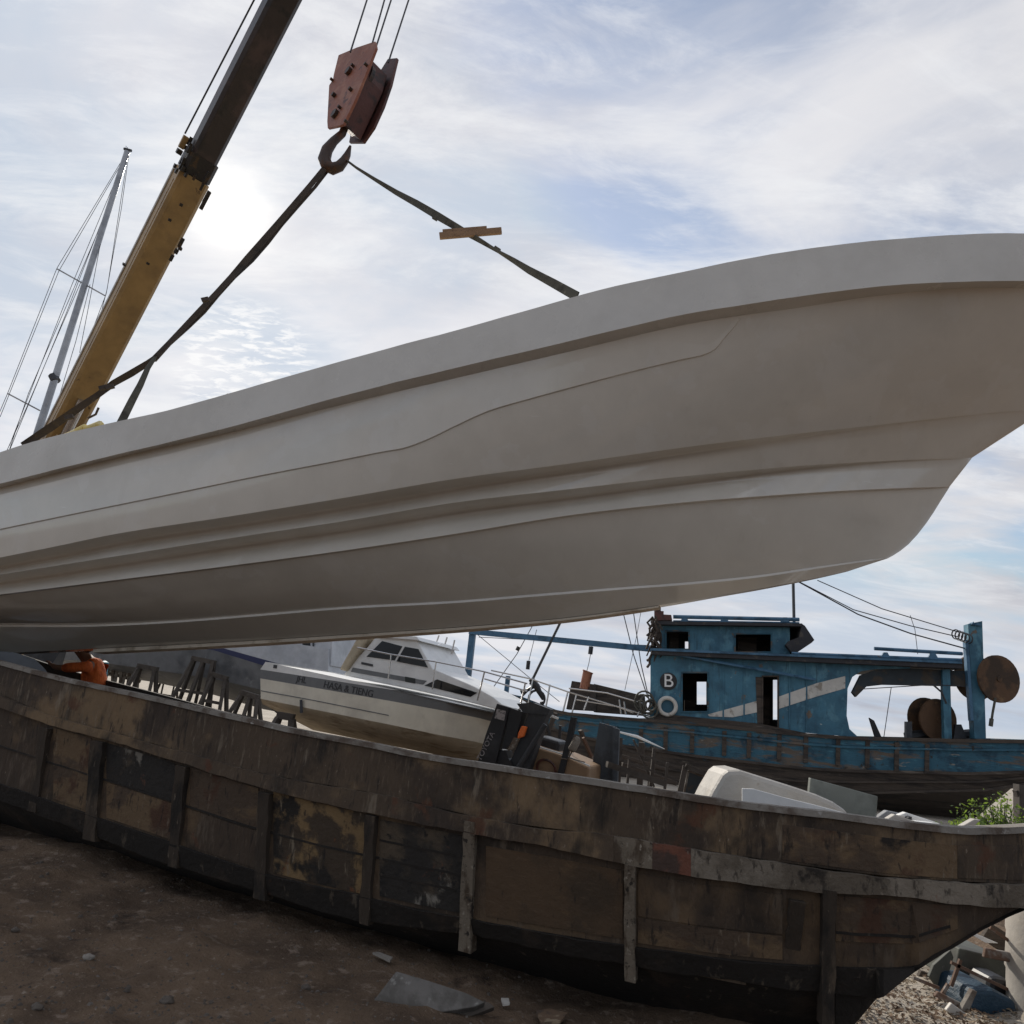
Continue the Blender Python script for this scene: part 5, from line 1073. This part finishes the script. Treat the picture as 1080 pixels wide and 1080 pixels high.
for px, dd in ((556, .2), (612, .2), (556, 1.3), (612, 1.3)):
    c = ff.P(px, 868, dd); c.z = .26; mb = MB(); mb.tube([c - ff.ey * .12, c - ff.ey * .10, c + ff.ey * .10, c + ff.ey * .12], [.22, .26, .26, .22], 18); w_ = mb.build("wheel", M['tyre'], fk, smooth=30)
    mb = MB(); mb.disc(c - ff.ey * .125, ff.ey, .12, .02); mb.build("rim", M['greysheet'], w_)
# scrap ironwork standing beyond the forklift
mb = MB(); mb.tube([bf.P(645, 770, -1.2), bf.P(672, 777, -1.2), bf.P(701, 790, -1.2)], [.02, .05, .01], 6); thing_mesh(mb, "bent_strip", M['white'], "curved white plastic strip hanging off the blue boat's side", "strip")
for k, (a, b, w, y, mt, lab) in enumerate([((677, 783), (673, 860), .12, 15, 'greywood', "thin dark upright post against the bare hull planks"), ((655, 806), (712, 826), .16, 13, 'planks', "long dark board sloping down behind the old hull's rim, lower of two"), ((648, 795), (700, 811), .14, 14, 'planks', "long dark board sloping down behind the old hull's rim, upper of two"), ((586, 752), (566, 800), .10, 13, 'greywood', "dark spar leaning behind the forklift's mast"), ((612, 770), (640, 842), .12, 13.5, 'planks', "dark plank leaning between the forklift mirror and the grey post"), ((690, 800), (682, 850), .10, 14.5, 'greywood', "short dark stake left of the pale hatch frame")]):
    p, q = at(*a, y), at(*b, y + .2); mb = MB(); mb.bar(p, V((q.x, q.y, q.z)), w, w * .45); thing_mesh(mb, "timber", M[mt], lab, "timber", "loose timbers beyond the old hull", bevel=.006)
pr_ = empty("pipe_rack", gnd(660, 880), "rack of thin dark pipes and rails between the forklift and the hatch frame", "rack")
for (a, b, w, y) in (((655, 778), (652, 840), .05, 12.5), ((664, 800), (660, 845), .04, 12.2), ((690, 789), (684, 850), .05, 12.6), ((704, 804), (699, 852), .04, 12.3), ((648, 786), (712, 808), .035, 12.4), ((650, 800), (714, 822), .035, 12.4), ((668, 780), (690, 830), .03, 12.5)):
    mb = MB(); mb.bar(at(*a, y), at(*b, y), w, w); mb.build("pipe", M['greywood'], pr_)
for k, (a, b, w, y, mt, lab) in enumerate([((571, 740), (584, 796), .05, 11, 'black', "black pole just right of the forklift's mast top"), ((591, 765), (588, 812), .04, 11.5, 'blackgrey', "short dark pipe behind the forklift seat"), ((615, 778), (628, 806), .05, 11.2, 'rust', "rusty bar tilted behind the tan forklift body"), ((640, 806), (700, 826), .10, 9.0, 'greywood', "grey plank lying just above the old hull's rim")]):
    mb = MB(); mb.bar(at(*a, y), at(*b, y + .1), w, w * .7); thing_mesh(mb, "scrap_bar", M[mt], lab, "bar", "bars beyond the old hull")
hf = frame_tilt(740, 822, 11, 2, -8)
hfm = empty("hatch_frame", gnd(738, 880), "weathered pale timber hatch frame leaning behind the white fibreglass cover", "frame")
for a, b in (((723, 808), (765, 824)), ((723, 808), (714, 850)), ((765, 824), (756, 860)), ((714, 850), (756, 862))):
    mb = MB(); mb.bar(hf.P(*a), hf.P(*b), .05, .075, up=hf.ez); mb.build("frame_rail", M['greywood'], hfm)
for a, b in (((726, 813), (760, 826)), ((726, 813), (719, 850))):
    mb = MB(); mb.bar(hf.P(*a, .05), hf.P(*b, .05), .03, .03, up=hf.ez); mb.build("inner_bead", M['rimtop'], hfm)
mb = MB(); mb.prism(hf.poly([(724, 812), (762, 825), (754, 858), (717, 848)], .12), hf.ey * .02); mb.build("back_panel", M['interior'], hfm)

# ------------------------------------------------------------------ rubbish lying in the old hull
rf = frame_tilt(820, 840, 5.35, 3, -4)
def slab_thing(nm, pts, d, th, mt, lab, cat, bev=.01, group=None, frame=rf):
    mb = MB(); P_ = frame.poly(pts, d); mb.prism(P_, frame.ey * th); return thing_mesh(mb, nm, M[mt], lab, cat, group, bevel=bev)
slab_thing("moulded_cover", [(745, 848), (752, 834), (762, 817), (768, 812.5), (781, 812), (800, 818), (835, 829), (862, 838), (880, 846), (896, 857), (896, 880), (745, 872)], .18, .5, 'fibre', "dirty white moulded fibreglass cover lying in the old hull", "cover", .035)
slab_thing("white_board", [(783, 831.5), (795, 832), (827, 841), (860, 849), (901, 860), (901, 880), (783, 872)], -.02, .02, 'sheet', "bright white board in front of the fibreglass cover", "board", .004)
slab_thing("grey_board", [(855, 820.5), (926, 840), (923, 880), (850, 872)], .55, .05, 'ggreen', "flat grey green board standing right of the fibreglass cover", "board", .005)
rnd = random.Random(11)
sc_labels = ["crumpled grey sheet scrap just right of the grey green board", "bent pale strip lying on the far rubbish heap", "thin pale scrap nearest the plants", "small dark offcut standing among the pale scrap", "flat white scrap at the right end of the heap", "twisted grey scrap at the middle of the heap"]
for (pts, d, mt), lab in zip(([[(926, 862), (936, 855), (950, 858), (962, 866), (948, 872), (930, 870)], .3, 'greysheet'], [[(948, 860), (956, 857), (990, 868), (996, 873), (980, 872)], .2, 'sheet'], [[(1012, 873), (1028, 864), (1035, 865), (1022, 876)], .1, 'fibre'], [[(958, 862), (962, 861), (963, 876), (958, 875)], .15, 'black'], [[(965, 866), (985, 868), (1012, 876), (985, 880)], .05, 'sheet'], [[(936, 864), (944, 859), (970, 868), (975, 878), (950, 876)], .12, 'fibre']), sc_labels):
    slab_thing("scrap_piece", pts, d, .06, mt, lab, "scrap", .006, "scrap heaped in the old hull")
lf = frame_tilt(35, 700, 8.4, 10, 0)
slab_thing("sheet_offcut", [(-10, 686), (15, 688), (36, 695), (46, 705), (54, 716), (50, 740), (-10, 730)], 0, .02, 'greysheet', "grey sheet offcut leaning inside the old hull at far left", "sheet", .003, None, lf)

# ------------------------------------------------------------------ person in the orange shirt
def skin_mesh(name, joints, edges, mt, parent=None, sub=2):
    me = bpy.data.meshes.new(name); me.from_pydata([V(j[0]) for j in joints], edges, []); o = bpy.data.objects.new(name, me); C.objects.link(o)
    o.modifiers.new("skin", 'SKIN'); o.modifiers.new("sub", 'SUBSURF').levels = sub
    for i, j in enumerate(joints):
        r = j[1]; me.skin_vertices[0].data[i].radius = r if isinstance(r, tuple) else (r, r)
    me.skin_vertices[0].data[0].use_root = True
    bpy.context.view_layer.update()
    m2 = bpy.data.meshes.new_from_object(o.evaluated_get(bpy.context.evaluated_depsgraph_get())); bpy.data.objects.remove(o)
    m2.materials.clear(); m2.materials.append(mt)
    for p in m2.polygons: p.use_smooth = True
    ob = bpy.data.objects.new(name, m2); C.objects.link(ob)
    if parent: ob.parent = parent
    return ob
pb = at(99, 706, 9.35); PX, PY = pb.x, pb.y
J = lambda x, y, z: V((x, y, z))      # person's own axes: faces left along -x
sh = 1.36
body_j = [(J(.10, 0, .90), (.10, .13)), (J(.06, 0, 1.12), (.085, .12)), (J(0, 0, sh - .02), (.075, .11)), (J(-.10, 0, 1.43), .055), (J(-.18, -.01, 1.455), (.07, .072)), (J(-.22, -.01, 1.53), (.08, .075)), (J(-.21, -.01, 1.59), (.05, .05)),
          (J(.0, -.19, sh - .04), .05), (J(-.19, -.25, 1.29), .048), (J(-.37, -.20, 1.27), .036), (J(-.46, -.18, 1.275), .034),
          (J(.0, .19, sh - .04), .05), (J(-.16, .25, 1.27), .048), (J(-.34, .18, 1.46), .036), (J(-.44, .15, 1.55), .034),
          (J(.10, -.10, .82), .09), (J(.02, -.12, .46), .062), (J(.06, -.12, .08), .045), (J(-.10, -.12, .035), .035),
          (J(.10, .10, .82), .09), (J(.08, .13, .46), .062), (J(.16, .13, .08), .045), (J(.01, .13, .035), .035)]
body_e = [(0, 1), (1, 2), (2, 3), (3, 4), (4, 5), (5, 6), (2, 7), (7, 8), (8, 9), (9, 10), (2, 11), (11, 12), (12, 13), (13, 14), (0, 15), (15, 16), (16, 17), (17, 18), (0, 19), (19, 20), (20, 21), (21, 22)]
# fingers
for w_, sgn in ((10, -1), (14, 1)):
    wj = body_j[w_][0]
    for q in range(4):
        b0 = len(body_j); dirn = V((-.05, (q - 1.5) * .018, .05)); body_j.append((wj + dirn, .011)); body_j.append((wj + dirn + V((-.035, 0, .012)), .009)); body_e += [(w_, b0), (b0, b0 + 1)]
    b0 = len(body_j); body_j.append((wj + V((.0, -sgn * .045, .035)), .011)); body_e.append((w_, b0))
pe = skin_mesh("person", body_j, body_e, M['skin']); pe.location = (PX, PY, 0.27); pe.scale = (.94, .94, .97)
tag(pe, "person in orange shirt leaning on the derelict hull under the white hull", "person")
shirt = skin_mesh("shirt", [(J(.10, 0, .86), (.14, .18)), (J(.06, 0, 1.10), (.125, .165)), (J(-.01, 0, sh - .02), (.105, .14)), (J(-.06, 0, 1.41), .075), (J(.0, -.20, sh - .04), .068), (J(-.20, -.25, 1.285), .070), (J(-.30, -.22, 1.275), .052), (J(.0, .20, sh - .04), .068), (J(-.09, .24, 1.31), .075)], [(0, 1), (1, 2), (2, 3), (2, 4), (4, 5), (5, 6), (2, 7), (7, 8)], M['orange'], pe)
skin_mesh("trousers", [(J(.10, 0, .88), (.14, .175)), (J(.10, -.10, .80), .105), (J(.02, -.12, .46), .078), (J(.06, -.12, .10), .065), (J(.10, .10, .80), .105), (J(.08, .13, .46), .078), (J(.16, .13, .10), .065)], [(0, 1), (1, 2), (2, 3), (0, 4), (4, 5), (5, 6)], M['denim'], pe)
mb = MB(); mb.box(V((PX, PY, .255)), V((.9, 0, 0)), V((0, .25, 0)), V((0, 0, .015)))
for q in (-.7, .7): mb.box(V((PX + q, PY, .12)), V((.1, 0, 0)), V((0, .22, 0)), V((0, 0, .12)))
thing_mesh(mb, "work_platform", M['greywood'], "low plank platform under the person in orange", "platform")
mb = MB(); hcx = J(-.195, -.01, 1.545)
for i in range(7):
    pass
bmh = bmesh.new(); bmesh.ops.create_uvsphere(bmh, u_segments=18, v_segments=12, radius=.102)
for v in bmh.verts:
    v.co.z *= 1.08; v.co.y *= .92
    if v.co.x < -.045 and v.co.z < .045: v.co *= .82
    if v.co.z < -.05: v.co *= .85
meh = bpy.data.meshes.new("hair"); bmh.to_mesh(meh); bmh.free(); meh.transform(Matrix.Translation(hcx + V((.012, 0, .018)))); meh.materials.append(M['hair'])
for p in meh.polygons: p.use_smooth = True
ho = bpy.data.objects.new("hair", meh); C.objects.link(ho); ho.parent = pe
mb = MB(); c = at(109, 704, 10.1); mb.tube([V((c.x, c.y, .02)), V((c.x, c.y, c.z - .09)), V((c.x, c.y, c.z)), V((c.x, c.y, c.z + .07)), V((c.x, c.y, c.z + .09))], [.08, .075, .06, .055, .02], 12); thing_mesh(mb, "gas_cylinder", M['teal'], "narrow teal gas cylinder standing just right of the person", "cylinder", smooth=40)

# ------------------------------------------------------------------ plants
def shrub(px, py, y, w, h, lab, mt, seed):
    b = at(px, py, y); rnd = random.Random(seed); base = V((b.x, b.y, 0)); t = empty("shrub", base, lab, "shrub", "shrubs beyond the old hull")
    st_ = MB(); lv = MB()
    for k in range(95):
        a = rnd.uniform(0, 6.28); rr = w * math.sqrt(rnd.random()); top = base + V((rr * math.cos(a), rr * math.sin(a) * .7, h * rnd.uniform(.55, 1.0) * (1 - .35 * (rr / w) ** 2)))
        st_.tube([base + V((rnd.uniform(-.1, .1), rnd.uniform(-.1, .1), 0)), (base + top) / 2 + V((0, 0, .1)), top], [.012, .008, .004], 5)
        for j in range(40):
            q = base + (top - base) * rnd.uniform(.3, 1.05) + V((rnd.gauss(0, .09), rnd.gauss(0, .09), rnd.gauss(0, .06)))
            d = V((rnd.gauss(0, 1), rnd.gauss(0, 1), rnd.gauss(0, .6))).normalized(); e = d.orthogonal().normalized(); e = Matrix.Rotation(rnd.uniform(0, 6.28), 3, d) @ e; L = rnd.uniform(.04, .085)
            lv.add([q - d * L / 2, q + e * L * .27, q + d * L / 2, q - e * L * .27], [(0, 1, 2, 3)])
    st_.build("stems", M['greywood'], t); lv.build("leaves", mt, t)
shrub(1052, 860, 11.5, .62, 1.30, "tallest green leafy shrub beyond the old hull's right end", M['leaf'], 1)
shrub(1085, 872, 9.4, .60, 1.12, "low rounded bright shrub at the right edge of the photo", M['leaf2'], 2)
shrub(1022, 872, 11.0, .5, .95, "sparse small shrub left of the tallest shrub", M['leaf'], 3)
mb = MB(); a = at(1071, 833, 13.5); mb.bar(V((a.x, a.y, 0)), V((a.x + .1, a.y, a.z + .1)), .16, .16); mb.bar(V((a.x + .4, a.y, 0)), V((a.x + .02, a.y, a.z)), .1, .1); thing_mesh(mb, "stern_prop", M['greywood'], "dark leaning prop under the stern of the blue boat", "prop")

# ------------------------------------------------------------------ scrap under the right end of the old hull
df = frame_tilt(1030, 1010, 5.6, 2, 0)
def tube_thing(nm, pts, r, mt, lab, cat, n=8, group=None, **k):
    mb = MB(); mb.tube(pts, r, n); return thing_mesh(mb, nm, M[mt], lab, cat, group, **k)
c0, c1 = at(1106, 955, 5.5), at(1106, 1075, 5.5)
mb = MB(); rnd = random.Random(8); rr = .30; cb_ = V((c0.x, c0.y, 0)); h_ = c0.z
mb.tube([cb_, cb_ + V((.0, 0, .05)), cb_ + V((.02, 0, h_ * .33)), cb_ + V((.02, 0, h_ * .36)), cb_ + V((.04, 0, h_ * .66)), cb_ + V((.045, 0, h_ * .7)), cb_ + V((.06, 0, h_)), cb_ + V((.06, 0, h_ + .03))], [rr * .95, rr, rr, rr * 1.03, rr, rr * 1.03, rr, rr * .93], 26); thing_mesh(mb, "plastic_drum", M['fibre'], "dirty white drum standing at the bottom right corner", "drum", smooth=35)
fr_ = empty("scrap_ironwork", gnd(1000, 1060), "rusty thin steel frame collapsed under the old hull's bow", "frame")
for a, b in (((1003, 1015), (1068, 1046)), ((963, 1031), (990, 1042)), ((1006, 1075), (1024, 1040)), ((1013, 1012), (1003, 1040)), ((1068, 1046), (1075, 1080)), ((1044, 978), (1072, 998)), ((1024, 1040), (1052, 1052)), ((985, 1062), (1000, 1038))):
    mb = MB(); mb.bar(df.P(*a), df.P(*b), .018, .022, up=df.ez); mb.build("frame_bar", M['rust'], fr_)
slab_thing("steel_box", [(1012, 1000), (1062, 1012), (1068, 1046), (1006, 1036)], .35, .5, 'dull', "dull grey green box beneath the old hull's bow", "box", .01, None, df)
slab_thing("boarding_panel", [(1046, 974), (1074, 992), (1068, 1012), (1036, 990)], .30, .04, 'planks', "dark brown speckled panel leaning on the white drum", "panel", .004, None, df)
slab_thing("metal_shard", [(1025, 986), (1030, 985), (1053, 995), (1040, 994.5)], .1, .03, 'sheet', "bright white sharp shard on the grey green box", "shard", .002, None, df)
slab_thing("tarpaulin_bundle", [(1026, 1043), (1048, 1044), (1072, 1056), (1080, 1100), (1022, 1100), (1022, 1060)], -.15, .4, 'tarp', "bundled blue tarpaulin in the bottom right corner", "tarpaulin", .03, None, df)
slab_thing("grey_flap", [(985, 1018), (1003, 1002), (1006, 1010), (998, 1036), (990, 1044), (980, 1030)], .2, .03, 'dull', "narrow pale green flap beside the grey green box", "sheet", .004, None, df)
slab_thing("pale_plank", [(1003, 1085), (1026, 1044), (1031, 1046), (1012, 1090)], -.25, .04, 'rimtop', "pale leaning plank left of the blue tarpaulin", "plank", .003, None, df)
for nm, pts, d, th, mt, lab, cat in (("dark_board", [(972, 1024), (1000, 1034), (996, 1046), (966, 1036)], .6, .04, 'planks', "short dark board left of the grey green box", "board"), ("dark_board", [(1040, 1000), (1072, 1006), (1070, 1016), (1038, 1010)], -.05, .03, 'rust', "rusty strip across the front of the grey green box", "board"), ("angle_iron", [(990, 1046), (1022, 1062), (1020, 1067), (986, 1051)], -.2, .03, 'rust', "rusty angle iron lying on the sunlit sand", "iron"), ("pale_offcut", [(1004, 1058), (1020, 1070), (1012, 1078), (998, 1066)], -.3, .03, 'fibre', "pale offcut on the sand left of the blue tarpaulin", "offcut"), ("dark_sack", [(1046, 1030), (1068, 1034), (1076, 1056), (1040, 1052)], .05, .25, 'black', "black sack between the tarpaulin and the grey green box", "sack")):
    slab_thing(nm, pts, d, th, mt, lab, cat, .006 if th < .1 else .04, None, df)
# leaf litter and chips on the sunlit patch
mb = MB(); rnd = random.Random(21)
for i in range(2600):
    p = gnd(rnd.uniform(890, 1075), rnd.uniform(1020, 1115)); p.z = gz(p.x, p.y) + .012; d = V((rnd.gauss(0, 1), rnd.gauss(0, 1), rnd.gauss(0, .35))).normalized(); e = d.cross(V((0, 0, 1))).normalized(); L = rnd.uniform(.012, .05)
    mb.add([p - d * L / 2, p + e * L * .28 + V((0, 0, .006)), p + d * L / 2, p - e * L * .28], [(0, 1, 2, 3)])
thing_mesh(mb, "leaf_litter", M['litter'], "dry leaf litter and chips on the sunlit sand under the bow", "litter", kind='stuff')

# ------------------------------------------------------------------ loose things on the foreground ground
def rock(nm, c, s, mt, seed, lab=None, cat=None, group=None, parent=None):
    bm = bmesh.new(); bmesh.ops.create_icosphere(bm, subdivisions=3, radius=1)
    for v in bm.verts:
        n_ = noise.noise(v.co * 1.3 + V((seed * 3.1, seed, 0))); v.co *= 1 + .38 * n_ + .12 * noise.noise(v.co * 3.7 + V((seed, 0, 3)))
        v.co.z = max(v.co.z, -.35); v.co.x *= s[0]; v.co.y *= s[1]; v.co.z *= s[2]
    me = bpy.data.meshes.new(nm); bm.to_mesh(me); bm.free(); me.materials.append(M[mt])
    o = bpy.data.objects.new(nm, me); C.objects.link(o); o.location = c; return tag(o, lab, cat, group)
rnd = random.Random(14); mb = MB()
for i in range(2600):
    if rnd.random() < .6: p = gnd(rnd.uniform(-30, 560), rnd.uniform(880, 1110))
    else: p = V((rnd.uniform(-6, 3.5), rnd.uniform(2.2, 8.5), 0))
    p.z = gz(p.x, p.y); s = rnd.uniform(.004, .010) if rnd.random() < .95 else rnd.uniform(.012, .022)
    q = [p + V((s * math.cos(a) * rnd.uniform(.7, 1.3), s * math.sin(a) * rnd.uniform(.7, 1.3), -.002)) for a in (0, 1.25, 2.5, 3.8, 5.0)]; t = [p + (x - p) * .55 + V((0, 0, s * rnd.uniform(.45, .8))) for x in q]
    mb.add(q + t, [(i, (i + 1) % 5, 5 + (i + 1) % 5, 5 + i) for i in range(5)] + [(5, 6, 7, 8, 9)])
thing_mesh(mb, "gravel", M['stone'], "scattered small gravel trodden into the dark mud", "gravel", kind='stuff')
for i, (px, py, s, mt, lab) in enumerate([(92, 1014, .055, 'rimtop', "small pale stone alone on the mud at lower left"), (38, 1068, .05, 'stone', "round grey stone near the bottom left corner"), (175, 1059, .06, 'stone', "brown stone standing up at the bottom edge"), (14, 988, .04, 'stone', "low dark stone at the left edge"), (6, 861, .05, 'sheet', "white pebble beside the old hull at the left edge"), (322, 1044, .045, 'stone', "dull stone left of the grey slab")]):
    p = gnd(px, py); rock("stone", V((p.x, p.y, gz(p.x, p.y) + s * .15)), (s * .6, s * .5, s * .38), mt, i + 2, lab, "stone", "loose stones on the mud")
# broken slab leaning on the mud
sb = empty("broken_slab", gnd(450, 1066), "broken grey slab tilted on the mud below the old hull", "slab")
top = [(394, 1055), (418, 1024), (452, 1034), (492, 1047), (512, 1057), (500, 1062), (468, 1067), (424, 1066)]
pf = gnd(455, 1072); nn = V((0, -.75, .66)).normalized()
mb = MB(); mb.prism([on_plane(x, y, pf + V((0, 0, .02)), nn) for x, y in top], nn * -.06); mb.build("slab_top", M['concrete'], sb, bevel=.006)
mb = MB(); mb.prism([on_plane(x, y, pf + V((0, .03, -.03)), nn) for x, y in [(410, 1066), (470, 1067), (515, 1056), (522, 1062), (490, 1074), (425, 1076)]], nn * -.05); mb.build("broken_edge", M['stone'], sb, bevel=.006)
def flat_scrap(px, mt, lab, nm="scrap_piece"):
    mb = MB(); c = [gnd(x, y) for x, y in px]
    mb.prism([V((p.x, p.y, gz(p.x, p.y) + .03)) for p in c], V((0, 0, .012))); thing_mesh(mb, nm, M[mt], lab, "scrap", "scraps on the mud")
flat_scrap([(392, 1012), (398, 1012), (413, 1019), (410, 1022)], 'rimtop', "pale splinter just above the broken grey slab")
flat_scrap([(528, 1058), (536, 1058), (537, 1064), (530, 1064)], 'fibre', "small white chip right of the broken grey slab")
flat_scrap([(565, 1074), (580, 1071), (598, 1078), (590, 1090), (570, 1086)], 'litter', "tan scrap at the bottom edge right of the slab")
mb = MB()
for px, py0 in ((130, 880), (300, 955), (560, 1010)):
    pass
for k, (px, py) in enumerate([(110, 890), (420, 962)]):
    i = st(px); q = V((rim[i].x, rim[i].y, 0)) + pn(i) * 1.15
    mb = MB(); t_ = pn(i).cross(V((0, 0, 1))); mb.box(q + V((0, 0, .12)), t_ * .18, pn(i) * .5, V((0, 0, .13))); thing_mesh(mb, "keel_block", M['greywood'], ["dark timber block under the old hull's left part", "dark timber block under the middle of the old hull"][k], "block", "blocks under the old hull", bevel=.01)
